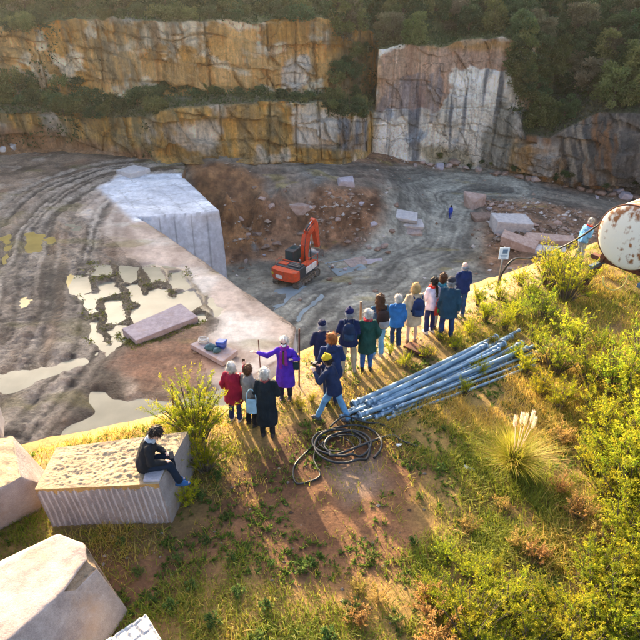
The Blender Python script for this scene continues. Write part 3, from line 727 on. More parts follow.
# ---------------- near terrace and its drop into the pit
edge_px = [(-300, 520), (-100, 480), (0, 452), (60, 437), (110, 424), (165, 413), (225, 405), (262, 385), (298, 352), (345, 335), (400, 315), (468, 286), (523, 266), (590, 244), (640, 224), (760, 190)]
EDGE = np.array([tuple(G(a, b, 0)[:2]) for a, b in edge_px])
def edge_y(x): return np.interp(x, EDGE[:, 0], EDGE[:, 1])
def terr_h(x, y):
    d = edge_y(x) - y
    h = .06 * fbm(x * .5, y * .5, 0, 4, 501) + .025 * fbm(x * 2.2, y * 2.2, 0, 4, 502)
    right = sstep(3, 9, x) * sstep(4, 10, d + 3)
    h = h + right * .25 * fbm(x * .25 + 4, y * .25, 0, 3, 503)
    h = h - .22 * np.exp(-np.maximum(d, 0) / .35)
    return h
def tz(x, y): return float(terr_h(np.array([float(x)]), np.array([float(y)]))[0])
dirt_px = [(232, 470), (300, 440), (345, 428), (400, 440), (432, 470), (420, 520), (405, 560), (330, 590), (240, 560), (205, 600), (90, 640), (60, 540), (150, 530), (190, 520), (215, 500)]
DIRT = G2(dirt_px, 0)
RIM = G2([(300, 352), (345, 335), (400, 315), (468, 286), (530, 262), (545, 272), (500, 300), (420, 345), (360, 375), (310, 400), (262, 405), (262, 385)], 0)
RIML = G2([(-60, 470), (60, 437), (165, 413), (240, 403), (262, 385), (290, 400), (230, 440), (200, 432), (150, 428), (70, 450), (-40, 500)], 0)
SUNNY = G2([(400, 440), (480, 330), (640, 240), (640, 640), (420, 640)], 0)
def terrace_mesh():
    xs = np.concatenate([np.arange(-60, -14, 1.0), np.arange(-14, 16, .09), np.arange(16, 70, 1.0)])
    tt = np.concatenate([np.linspace(-25, 2.5, 12), np.linspace(2.5, 1000, 2)[:1]])
    rows_in = 190; wall = 46
    ey = edge_y(xs)
    ey = ey + .25 * fbm(xs * .7, xs * 0, 0, 4, 510)
    u = np.concatenate([np.linspace(0, .12, 8, endpoint=False), np.linspace(.12, 1, rows_in)])
    ystart = -25
    near = 2.0
    yy = np.where(u[:, None] < .12, ystart + (near - ystart) * (u[:, None] / .12), near + (ey[None] - near) * ((u[:, None] - .12) / .88))
    X = np.broadcast_to(xs, yy.shape); Y = yy
    Z = terr_h(X.ravel(), np.minimum(Y, edge_y(X)).ravel()).reshape(Y.shape)
    # wall
    k = np.linspace(0, 1, wall + 1)[1:, None]
    dep = 21.5 * k ** 1.25
    xo = np.broadcast_to(xs, (wall, len(xs)))
    n = 1.1 * fbm(xo * .3, dep * .3, 0, 5, 520) * np.minimum(1, dep / 2)
    Yw = ey[None] + .25 + 1.6 * np.sqrt(k) + 4.0 * k + n; Zw = Z[-1][None] - dep
    X = np.concatenate([X, xo]); Y = np.concatenate([Y, Yw]); Z = np.concatenate([Z, Zw])
    nr, nc = X.shape; x, y, z = X.ravel(), Y.ravel(), Z.ravel()
    n1 = fbm(x * .8, y * .8, 0, 5, 530); n2 = fbm(x * 3, y * 3, 0, 4, 531)
    grass = mix((.15, .095, .03), (.30, .19, .055), np.clip(.5 + 1.2 * n1, 0, 1))
    dirt = mix((.10, .042, .018), (.21, .10, .045), np.clip(.5 + 1.1 * n1 + .4 * n2, 0, 1))
    sand = mix((.40, .26, .13), (.52, .37, .21), np.clip(.5 + n2, 0, 1))
    c = mix(grass, dirt, np.clip(mask(x, y, DIRT, .5, .7, .7) + .25 * sstep(.2, .5, fbm(x * .6, y * .6, 0, 4, 532)), 0, 1))
    rm = mask(x, y, RIM, .35, .5, .8) * (.55 + .45 * sstep(-.3, .2, n1))
    c = mix(c, sand, rm)
    c = mix(c, mix((.34, .20, .06), (.45, .29, .10), np.clip(.5 + n2, 0, 1)), mask(x, y, RIML, .3, .4, .8) * .7)
    c = mix(c, (.27, .20, .15), mask(x, y, G2([(330, 470), (372, 460), (385, 485), (350, 500)], 0), .25, .2) * .6)
    rock = mix((.26, .16, .09), (.40, .34, .27), np.clip(.5 + 1.3 * fbm(x * .5, z * .5, y * .5, 4, 533), 0, 1))
    c = np.where((z < -.6)[:, None], rock, c)
    return np_mesh('terrace_ground', np.stack([x, y, z], 1), gridfaces(nr, nc), c, True)
terrace = obj('terrace_ground', terrace_mesh(), M_SOIL); tag(terrace, kind='structure')
# ================================================================ cut blocks, slabs and boulders
def ground_at(px, py, zf, z0):
    z = z0
    for _ in range(8):
        p = G(px, py, z); z = .5 * z + .5 * zf(p.x, p.y)
    return Vector((p.x, p.y, zf(p.x, p.y)))
def pitpt(px, py): return ground_at(px, py, pit_z, -20)
def terpt(px, py): return ground_at(px, py, tz, 0)
def bz(x, y): return float(bench_h(np.array([float(x)]), np.array([float(y)]))[0][0])

def mat_stone(name, light, dark, stain=None, stain_amt=.35, speck=.14, bump=.6, bd=.02, up=None):
    """granite: mottled two-tone, mica specks, iron stain; `up` tints upward faces"""
    m, nd, lk, b = newmat(name)
    b.inputs['Roughness'].default_value = .82; b.inputs['Specular IOR Level'].default_value = .3
    tc = N(nd, 'ShaderNodeTexCoord')
    def ns(scale, det=6, rough=.6):
        n = N(nd, 'ShaderNodeTexNoise'); n.inputs['Scale'].default_value = scale; n.inputs['Detail'].default_value = det; n.inputs['Roughness'].default_value = rough
        lk.new(tc.outputs['Object'], n.inputs['Vector']); return n.outputs['Fac']
    def ramp(f, a, bb, lo, hi):
        c = N(nd, 'ShaderNodeValToRGB'); c.color_ramp.elements[0].position = lo; c.color_ramp.elements[1].position = hi
        c.color_ramp.elements[0].color = (*a, 1); c.color_ramp.elements[1].color = (*bb, 1); lk.new(f, c.inputs[0]); return c.outputs[0]
    def mx(f, a, bb, mode='MIX'):
        x = N(nd, 'ShaderNodeMix', data_type='RGBA', blend_type=mode)
        if isinstance(f, float): x.inputs[0].default_value = f
        else: lk.new(f, x.inputs[0])
        for s, v in ((6, a), (7, bb)):
            if isinstance(v, tuple): x.inputs[s].default_value = (*v, 1)
            else: lk.new(v, x.inputs[s])
        return x.outputs[2]
    c = ramp(ns(2.2, 8, .72), dark, light, .36, .62)
    sp = ramp(ns(60, 2), (0, 0, 0), (1, 1, 1), .40, .60)
    c = mx(speck, c, sp, 'SOFT_LIGHT')
    if stain:
        f = ramp(ns(1.5, 8, .75), (0, 0, 0), (stain_amt,) * 3, .50, .68); c = mx(f, c, stain)
    if up:
        ge = N(nd, 'ShaderNodeNewGeometry'); sx = N(nd, 'ShaderNodeSeparateXYZ'); lk.new(ge.outputs['Normal'], sx.inputs[0])
        mr = N(nd, 'ShaderNodeMapRange'); mr.inputs[1].default_value = .55; mr.inputs[2].default_value = .85; lk.new(sx.outputs[2], mr.inputs[0])
        c2 = ramp(ns(3.5, 7, .7), tuple(k * .72 for k in up), up, .35, .62); c = mx(mr.outputs[0], c, c2)
    lk.new(c, b.inputs['Base Color'])
    bp = N(nd, 'ShaderNodeBump'); bp.inputs['Strength'].default_value = bump; bp.inputs['Distance'].default_value = bd
    lk.new(ns(22, 8, .7), bp.inputs['Height']); lk.new(bp.outputs[0], b.inputs['Normal'])
    return m
M_PALE = mat_stone('pale_granite', (.42, .34, .30), (.25, .195, .175), (.40, .24, .13), .5)
M_LILAC = mat_stone('lilac_granite', (.46, .42, .45), (.34, .30, .32), (.36, .22, .14), .3)
M_UPTINT = mat_stone('split_granite', (.42, .35, .33), (.28, .23, .22), (.34, .20, .10), .5, up=(.46, .34, .21), bump=1.0, bd=.04)  # ochre tint mixed in on upward faces
M_PINK = mat_stone('pink_granite', (.50, .38, .32), (.34, .24, .20), (.30, .15, .08), .5)
M_BROWN = mat_stone('brown_boulder', (.30, .21, .16), (.17, .11, .085), (.38, .30, .24), .4)
M_WHITE = mat_stone('white_granite', (.56, .54, .52), (.38, .37, .38), (.45, .38, .30), .25)

def finish_rock(me, ang=32):
    me.polygons.foreach_set('use_smooth', np.ones(len(me.polygons), bool))
    me.set_sharp_from_angle(angle=R(ang))
def hull_rock(pts, cuts=14, rough=.02, bev=.025, seed=0, top_rough=0.0, freq=2.2, chip=0.0, chip_c=None):
    """convex block from corner points, edges chipped, faces lightly uneven"""
    bm = bmesh.new(); b_hull(bm, pts)
    bmesh.ops.dissolve_limit(bm, angle_limit=R(4), verts=bm.verts[:], edges=bm.edges[:])
    if chip:
        bm.normal_update()
        for f in bm.faces: f.material_index = 1 if (.25 < f.normal.z < .97 and (f.calc_center_median() - chip_c).length < .42) else 0
    bmesh.ops.bevel(bm, geom=[e for e in bm.edges if not (chip and all(f.material_index == 1 for f in e.link_faces))], offset=bev, segments=2, affect='EDGES', profile=.5, clamp_overlap=True)
    bmesh.ops.triangulate(bm, faces=bm.faces[:])
    ext = max((Vector(p) - Vector(q)).length for p in pts for q in pts)
    tgt = ext / cuts
    for _ in range(7):
        long_e = [e for e in bm.edges if e.calc_length() > tgt]
        if not long_e: break
        bmesh.ops.subdivide_edges(bm, edges=long_e, cuts=1)
        bmesh.ops.triangulate(bm, faces=[f for f in bm.faces if len(f.verts) > 3])
    bm.normal_update(); bm.verts.index_update()
    co = np.array([v.co[:] for v in bm.verts]); no = np.array([v.normal[:] for v in bm.verts])
    d = rough * fbm(co[:, 0] * freq, co[:, 1] * freq, co[:, 2] * freq + seed * 9.1, 4, seed)
    if top_rough: d = d + top_rough * sstep(.6, .9, no[:, 2]) * fbm(co[:, 0] * 3.5, co[:, 1] * 3.5, co[:, 2] * 3.5, 5, seed + 5)
    co = co + no * d[:, None]
    if chip:
        cm_ = (np.sin(co[:, 0] * 0) + 1) * 0
        for v in bm.verts: cm_[v.index] = all(f.material_index == 1 for f in v.link_faces)
        co = co - no * (chip * cm_ * (.5 + fbm(co[:, 0] * 6, co[:, 1] * 6, co[:, 2] * 6, 5, seed + 7, .6)))[:, None]
    for v, c in zip(bm.verts, co): v.co = c
    me = bpy.data.meshes.new('rock'); bm.to_mesh(me); bm.free()
    finish_rock(me); return me
def prism_pts(top, zt, zb, spread=0.0, tilt=None):
    """corner points of a block from its top outline"""
    c = sum((Vector((p[0], p[1], 0)) for p in top), Vector()) / len(top)
    out = []
    for i, p in enumerate(top):
        q = Vector((p[0], p[1], 0)); z = zt if tilt is None else zt + tilt[i]
        out.append((q.x, q.y, z)); e = c + (q - c) * (1 + spread); out.append((e.x, e.y, zb))
    return out
def rock_thing(name, me, mat, label, cat, group=None, base=None):
    """mesh authored in world space: move its origin to its base"""
    co = np.empty(len(me.vertices) * 3, np.float32); me.vertices.foreach_get('co', co); co = co.reshape(-1, 3)
    o = np.array([co[:, 0].mean(), co[:, 1].mean(), co[:, 2].min()]) if base is None else np.array(base)
    me.vertices.foreach_set('co', (co - o).ravel().astype(np.float32)); me.update()
    ob = obj(name, me, mat, loc=tuple(o)); tag(ob, label, cat, group); return ob

# ---- blocks on the terrace
def fluted_block():
    A = [Vector(p) for p in ((-4.48, 7.56, 0), (-2.50, 7.67, 0), (-2.32, 8.95, 0), (-4.6, 8.75, 0))]
    T = [Vector(p) for p in ((-4.56, 7.50, .94), (-2.60, 7.62, .95), (-2.36, 8.92, .95), (-4.58, 8.52, .92))]
    VV, FF, MI = [], [], []
    def patch(c, nu, nv, f, mi=None):
        n = np.array((c[1] - c[0]).cross(c[3] - c[0]).normalized()); q = [np.array(k) for k in c]
        u, v = np.meshgrid(np.linspace(0, 1, nu + 1), np.linspace(0, 1, nv + 1)); u, v = u.ravel(), v.ravel()
        P = (q[0] * (1 - u)[:, None] + q[1] * u[:, None]) * (1 - v)[:, None] + (q[3] * (1 - u)[:, None] + q[2] * u[:, None]) * v[:, None]
        base = sum(len(k) for k in VV); VV.append(P + n * f(u, v, P)[:, None]); g = gridfaces(nv + 1, nu + 1); FF.append(g + base)
        MI.append(mi(u[g].mean(1), v[g].mean(1)) if mi else np.zeros(len(g), np.int32))
    def ef(u, v): return np.minimum(1, np.minimum.reduce([u, 1 - u, v, 1 - v]) * 12)
    nz = lambda P, s_, k=0.0: fbm(P[:, 0] * s_, P[:, 1] * s_, P[:, 2] * s_ + k, 4, 3)
    def flute(u, v, P):
        ph = np.mod(u * 21 + .25 * nz(P * np.array([1, 1, .3]), 2), 1.0); dep = .6 + .5 * nz(P, 2.5, 3)
        return -.035 * dep * np.sin(ph * np.pi) ** .6 * np.where(v < .93, 1, .3) + .02 * nz(P, 4)
    patch([A[0], A[1], T[1], T[0]], 252, 24, flute, lambda u, v: np.where(v > .90 + .09 * fbm(u * 26, v * 3, 0, 4, 8), 2, np.where((np.mod(u * 21 + .2 * noise(u * 9, v * 2, 0, 6), 1) > .28) & (np.mod(u * 21 + .2 * noise(u * 9, v * 2, 0, 6), 1) < .58) & (fbm(u * 40, v * 6, 0, 3, 9) > -.35), 1, 0)).astype(np.int32))
    def top(u, v, P):
        q_ = P * np.array([1.0, 1.9, 1]); return (.022 * nz(q_, 3) + .020 * nz(q_, 9, 2) + .022 * nz(P, 22, 4)) * ef(u, v) - .03 * np.maximum(0, nz(P, 1.4, 9)) * ef(u, v)
    patch([T[0], T[1], T[2], T[3]], 130, 84, top)
    patch([A[1], A[2], T[2], T[1]], 30, 20, lambda u, v, P: .02 * nz(P, 3) * ef(u, v))
    patch([A[2], A[3], T[3], T[2]], 24, 12, lambda u, v, P: .03 * nz(P, 3) * ef(u, v))
    patch([A[3], A[0], T[0], T[3]], 20, 12, lambda u, v, P: .03 * nz(P, 3) * ef(u, v))
    me = np_mesh('granite_block', np.concatenate(VV), np.concatenate(FF)); me.polygons.foreach_set('material_index', np.concatenate(MI)); 
    bm = bmesh.new(); bm.from_mesh(me)
    bmesh.ops.remove_doubles(bm, verts=bm.verts[:], dist=.0008)
    bm.to_mesh(me); bm.free(); me.set_sharp_from_angle(angle=R(40)); return me
fb = fluted_block()
for m_ in (M_UPTINT, mat_stone('drill_hole_dust', (.50, .45, .44), (.38, .33, .33), None), mat_stone('weathered_crust', (.46, .27, .09), (.30, .17, .07), None)): fb.materials.append(m_)
rock_thing('granite_block', fb, M_UPTINT, 'granite block with a row of drill flutes down its face, man seated on its corner', 'stone block')
saw = hull_rock([(x_, y_, z_) for x_, y_ in ((-2.86, 7.66), (-2.60, 7.67), (-2.55, 8.2), (-2.88, 8.2)) for z_ in (.90, .985)], 8, .006, .01, 61)
rock_thing('stone_offcut', saw, M_LILAC, 'small flat grey offcut the man sits on, at the corner of the fluted block', 'stone')

lb = [tuple(G(12, 435, 1.0)), tuple(G(20, 477, 1.0)), tuple(G(41, 484, .48)), tuple(G(41, 511, .0)), tuple(G(0, 489, 1.0)), tuple(G(-60, 500, 1.0)), tuple(G(-60, 445, 1.0)), tuple(G(0, 531, 0)), tuple(G(-70, 560, 0)), (-5.1, 8.9, 0), (-7.2, 9.0, 0)]
rock_thing('granite_block', hull_rock(lb, 34, .015, .02, 3, .09), M_UPTINT, 'leaning granite block with a rough top, left of the fluted block', 'stone block')
bb = [tuple(G(a, b, 1.1)) for a, b in ((0, 568), (58, 533), (84, 543), (86, 558), (60, 594), (7, 641), (-90, 720), (-130, 640))] + [tuple(G(a, b, 0)) for a, b in ((129, 612), (102, 650), (30, 740), (-140, 760), (-160, 640), (112, 592), (60, 575))] + [tuple(G(98, 570, .93)), tuple(G(76, 592, .97)), tuple(G(92, 556, .95))]
bbm = hull_rock(bb, 60, .02, .022, 8, .015, 2.6, chip=.06, chip_c=G(86, 566, 1.0)); bbm.materials.append(M_PALE); bbm.materials.append(mat_stone('fresh_break', (.42, .30, .20), (.24, .16, .10), (.16, .10, .06), .6, bump=1.0, bd=.05))
rock_thing('granite_block', bbm, M_PALE, 'largest pale granite block with smooth sunlit top and chipped corner', 'stone block')
sb = [(G(a, b, .85).x, G(a, b, .85).y) for a, b in ((98, 645), (146, 613), (167, 648), (125, 690))]
def drilled():
    me = hull_rock(prism_pts(sb, .85, -.02, .04), 60, .008, .015, 12, .02)
    co = np.empty(len(me.vertices) * 3, np.float32); me.vertices.foreach_get('co', co); co = co.reshape(-1, 3)
    e = Vector(sb[1]) - Vector(sb[0]); e = e / e.length
    a = co[:, 0] * e.x + co[:, 1] * e.y; b = -co[:, 0] * e.y + co[:, 1] * e.x
    nn = fbm(co[:, 0] * 5, co[:, 1] * 5, 0, 3, 5); g = ((np.mod(a + .05 * nn, .13) < .03) | (np.mod(b + .05 * nn, .21) < .03)) & (co[:, 2] > .8) & (nn > -.35)
    co[:, 2] -= g * .018 * (1 + nn); me.vertices.foreach_set('co', co.ravel()); me.update(); return me
rock_thing('granite_block', drilled(), M_WHITE, 'small white granite block with a grid of tool cuts on top', 'stone block')
ed = [(G(4, 440, 0).x, 9.75), (-6.5, 10.4), (-7.6, 10.4), (-7.8, 9.6)]
rock_thing('granite_block', hull_rock(prism_pts(ed, 1.22, -.05, .03), 20, .03, .09, 15), M_WHITE, 'tall pale granite block on the terrace rim behind the leaning block', 'stone block')

# ---- on the bench
slab = [(G(a, b, L1 + .38).x, G(a, b, L1 + .38).y) for a, b in ((122, 328.5), (180.5, 303), (198, 316.5), (136, 340.5))]
rock_thing('stone_slab', hull_rock(prism_pts(slab, L1 + .38, L1 - .25, .0), 26, .02, .04, 20, .03), mat_stone('purple_granite', (.38, .33, .36), (.25, .21, .23), (.30, .2, .15), .4), 'long lilac granite slab lying in the milky puddle', 'stone slab')
wb = [(G(a, b, L1 + .55).x, G(a, b, L1 + .55).y) for a, b in ((116, 170), (134, 164.5), (150, 168), (131, 173.5))]
rock_thing('stone_slab', hull_rock(prism_pts(wb, L1 + .55, L1 - .3, .02), 16, .03, .06, 22), M_WHITE, 'whitish sawn slab beside the haul road behind the sawn rock mass', 'stone slab')
pal = [(G(a, b, L1 + .42).x, G(a, b, L1 + .42).y) for a, b in ((190, 344), (202, 339.5), (238, 350), (222.5, 362))]
M_SLABRUST = mat_stone('rust_edged_slab', (.42, .36, .37), (.30, .25, .26), (.40, .20, .08), .6)
rock_thing('stone_slab', hull_rock(prism_pts(pal, L1 + .42, L1 + .08, .0), 30, .012, .03, 24), M_SLABRUST, 'thin stone slab carrying blue crate and sacks', 'stone slab')
for i, (a, b) in enumerate(((197, 346), (226, 356))):
    p = G(a, b, L1 + .1); 
    rock_thing('timber_bearer', hull_rock([(p.x + sx, p.y + sy, L1 + sz) for sx in (-.12, .12) for sy in (-.75, .75) for sz in (-.1, .085)], 6, .008, .01, 30 + i), mat_plain('bearer_wood_%d' % i, (.16, .11, .07)), 'short timber bearer under the thin stone slab', 'timber', 'bearers under the thin slab')
# ---- in the pit
def box_rock(px, py, size, rz, tilt=(0, 0), mat=M_PALE, label='', seed=0, name='stone_block', cat='stone block', rough=.06, sink=.15, group=None, pt=None, irregular=.12):
    r = random.Random(seed); p = pt or pitpt(px, py)
    sx, sy, sz = size
    pts = [Vector((x * sx / 2 * (1 + r.uniform(-irregular, irregular)), y * sy / 2 * (1 + r.uniform(-irregular, irregular)), (0 if z == 0 else sz) * (1 + r.uniform(-irregular, irregular)) )) for x in (-1, 1) for y in (-1, 1) for z in (0, 1)]
    M = Matrix.Rotation(rz, 3, 'Z') @ Matrix.Rotation(tilt[0], 3, 'X') @ Matrix.Rotation(tilt[1], 3, 'Y')
    pts = [tuple(M @ q) for q in pts]; lo = min(q[2] for q in pts)
    me = hull_rock(pts, 12, rough, min(size) * .06, seed, 0, 1.0)
    o = obj(name, me, mat, loc=(p.x, p.y, p.z - lo - sink - .3 * (tilt != (0, 0)))); tag(o, label, cat, group); return o
box_rock(509, 229, (4.6, 2.4, 1.6), .12, (.05, .08), M_WHITE, 'large pale sawn block among the rubble inside the haul road bend', 40)
box_rock(517, 247, (3.8, 2.2, 1.0), -.35, (.0, .22), M_PINK, 'tan slab tilted against the large pale sawn block', 41, 'stone_slab', 'stone slab')
box_rock(548, 243, (5.4, 1.8, 1.1), -.06, (.1, .03), M_PINK, 'long brownish slab right of the tilted tan slab', 42, 'stone_slab', 'stone slab')
box_rock(546, 252, (4.2, 1.6, .6), -.2, (0, 0), M_WHITE, 'thin white slab lying below the long brownish slab', 43, 'stone_slab', 'stone slab')
box_rock(473, 206, (2.3, 2.0, 1.7), .5, (.1, .1), M_PINK, 'reddish boulder at the head of the rubble bank inside the bend', 44, 'boulder', 'boulder', irregular=.3, rough=.12)
box_rock(482, 218, (2.6, 1.7, .9), .2, (.1, .0), M_BROWN, 'brown flat boulder just below the reddish boulder', 45, 'boulder', 'boulder', irregular=.3, rough=.12)
box_rock(404, 217, (3.2, 1.8, .5), -.25, (.25, .08), M_WHITE, 'upper of three pale slabs slipped down the spoil heap', 46, 'stone_slab', 'stone slab')
box_rock(410, 224, (3.0, 1.6, .5), -.1, (.22, .05), M_WHITE, 'middle of three pale slabs slipped down the spoil heap', 47, 'stone_slab', 'stone slab')
box_rock(411, 232, (2.6, 1.4, .5), .15, (.12, .05), M_PALE, 'lowest of three pale slabs slipped down the spoil heap', 48, 'stone_slab', 'stone slab')
box_rock(373, 263, (2.4, 2.0, .35), .1, (.08, 0), M_LILAC, 'squarish lilac slab on the pit floor right of the excavator', 49, 'stone_slab', 'stone slab')
box_rock(356, 262, (2.6, 1.8, .4), .5, (.1, .05), M_PALE, 'greyish slab half sunk in mud beside the squarish lilac slab', 50, 'stone_slab', 'stone slab', sink=.25)
box_rock(337, 258, (1.6, 1.0, .4), .3, (.05, .0), M_WHITE, 'small pale slab between the excavator and the greyish slab', 51, 'stone_slab', 'stone slab', sink=.2)
box_rock(346, 184, (1.9, 1.4, 1.0), .2, (0, .1), M_LILAC, 'lilac boulder on the road edge above the spoil heap', 52, 'boulder', 'boulder', irregular=.25, rough=.1)
p = GY(310, 205, 70.6)
box_rock(310, 203, (5.2, 2.4, 1.15), .03, (.0, .03), M_PINK, 'long slab jutting over the dark recess behind the excavator', 53, 'stone_slab', 'stone slab', pt=Vector((p.x, p.y, p.z - .6)), sink=0)
box_rock(6, 150, (2.2, 1.6, 1.1), .2, (.1, 0), M_WHITE, 'pale boulder on the orange talus at the cliff foot', 54, 'boulder', 'boulder', irregular=.3, rough=.12, pt=G(6, 150, L1 + .2))
# boulders along the foot of the far cliffs and on the rubble bank
def boulder_mesh(seed):
    r = random.Random(seed); pts = [Vector((r.gauss(0, 1), r.gauss(0, 1), r.gauss(0, 1))).normalized() for _ in range(13)]
    pts = [(p.x * 1.0, p.y * .8, p.z * .62) for p in pts]
    return hull_rock(pts, 9, .10, .05, seed, 0, 1.2)
BM = [boulder_mesh(70 + i) for i in range(6)]
for i, m in enumerate(BM): m.materials.append((M_BROWN, M_PINK, M_LILAC, M_BROWN, M_PALE, M_BROWN)[i])
bspots = []
def boulders(spots, label, group):
    for (a, b, s) in spots:
        p = pitpt(a, b); k = rng.randrange(6)
        o = bpy.data.objects.new('boulder', BM[k]); COL.objects.link(o)
        o.location = (p.x, p.y, p.z + .22 * s); o.rotation_euler = (rng.uniform(-.3, .3), rng.uniform(-.3, .3), rng.uniform(0, 6.28)); o.scale = (s, s * rng.uniform(.8, 1.1), s * rng.uniform(.8, 1.1))
        kind = ('dark brown', 'pinkish', 'lilac grey', 'brown', 'pale', 'reddish brown')[k]; tag(o, kind + ' ' + label, 'boulder', group)
boulders([(440, 168, 1.0), (448, 167, .8), (455, 165, 1.2), (466, 169, .7), (430, 166, .6), (423, 164, .7), (478, 171, .8), (415, 166, .5)], 'boulder lying at the foot of the white cliff', 'boulders below the white cliff')
boulders([(600, 194, .9), (607, 190, 1.2), (613, 196, .7), (618, 194, 1.1), (626, 198, 1.2), (634, 199, 1.0), (590, 192, .6), (580, 190, .7), (637, 205, .6), (597, 198, .5), (565, 187, .6), (528, 180, .8), (535, 181, .9), (519, 178, .8), (505, 175, .7), (496, 175, .9)], 'boulder lying at the foot of the dark streaked cliff', 'boulders below the dark cliff')
boulders([(484, 205, .5), (488, 202, .45), (492, 206, .55), (497, 203, .4), (501, 207, .5), (506, 205, .4), (511, 209, .5), (516, 207, .35), (489, 210, .5), (495, 212, .5), (535, 226, .5), (541, 231, .6), (530, 236, .5), (552, 228, .5), (558, 224, .6), (565, 230, .5), (571, 226, .5), (528, 219, .45), (563, 220, .5), (577, 233, .6), (498, 236, .45), (492, 231, .4)], 'small rubble stone on the bank inside the haul road bend', 'rubble stones on the bank')
boulders([(378, 250, .5), (384, 247, .6), (388, 253, .4), (369, 248, .4), (240, 215, .5), (262, 196, .6), (272, 206, .7), (285, 199, .6), (300, 212, .5), (330, 200, .5), (352, 196, .6), (362, 205, .5), (338, 214, .6), (374, 224, .6), (396, 206, .5), (348, 226, .5), (392, 232, .5), (357, 236, .5), (254, 190, .4), (246, 206, .5), (256, 214, .7), (264, 220, .6), (276, 218, .6)], 'stone lodged in the brown slope behind the excavator', 'stones in the brown slope')
BM2 = []
boulders([(246, 262, .35), (258, 250, .3), (330, 280, .4), (350, 284, .3), (375, 292, .35), (300, 300, .3), (345, 270, .35), (332, 268, .3), (264, 256, .3)], 'loose stone on the wet pit floor around the excavator', 'loose stones on the pit floor')
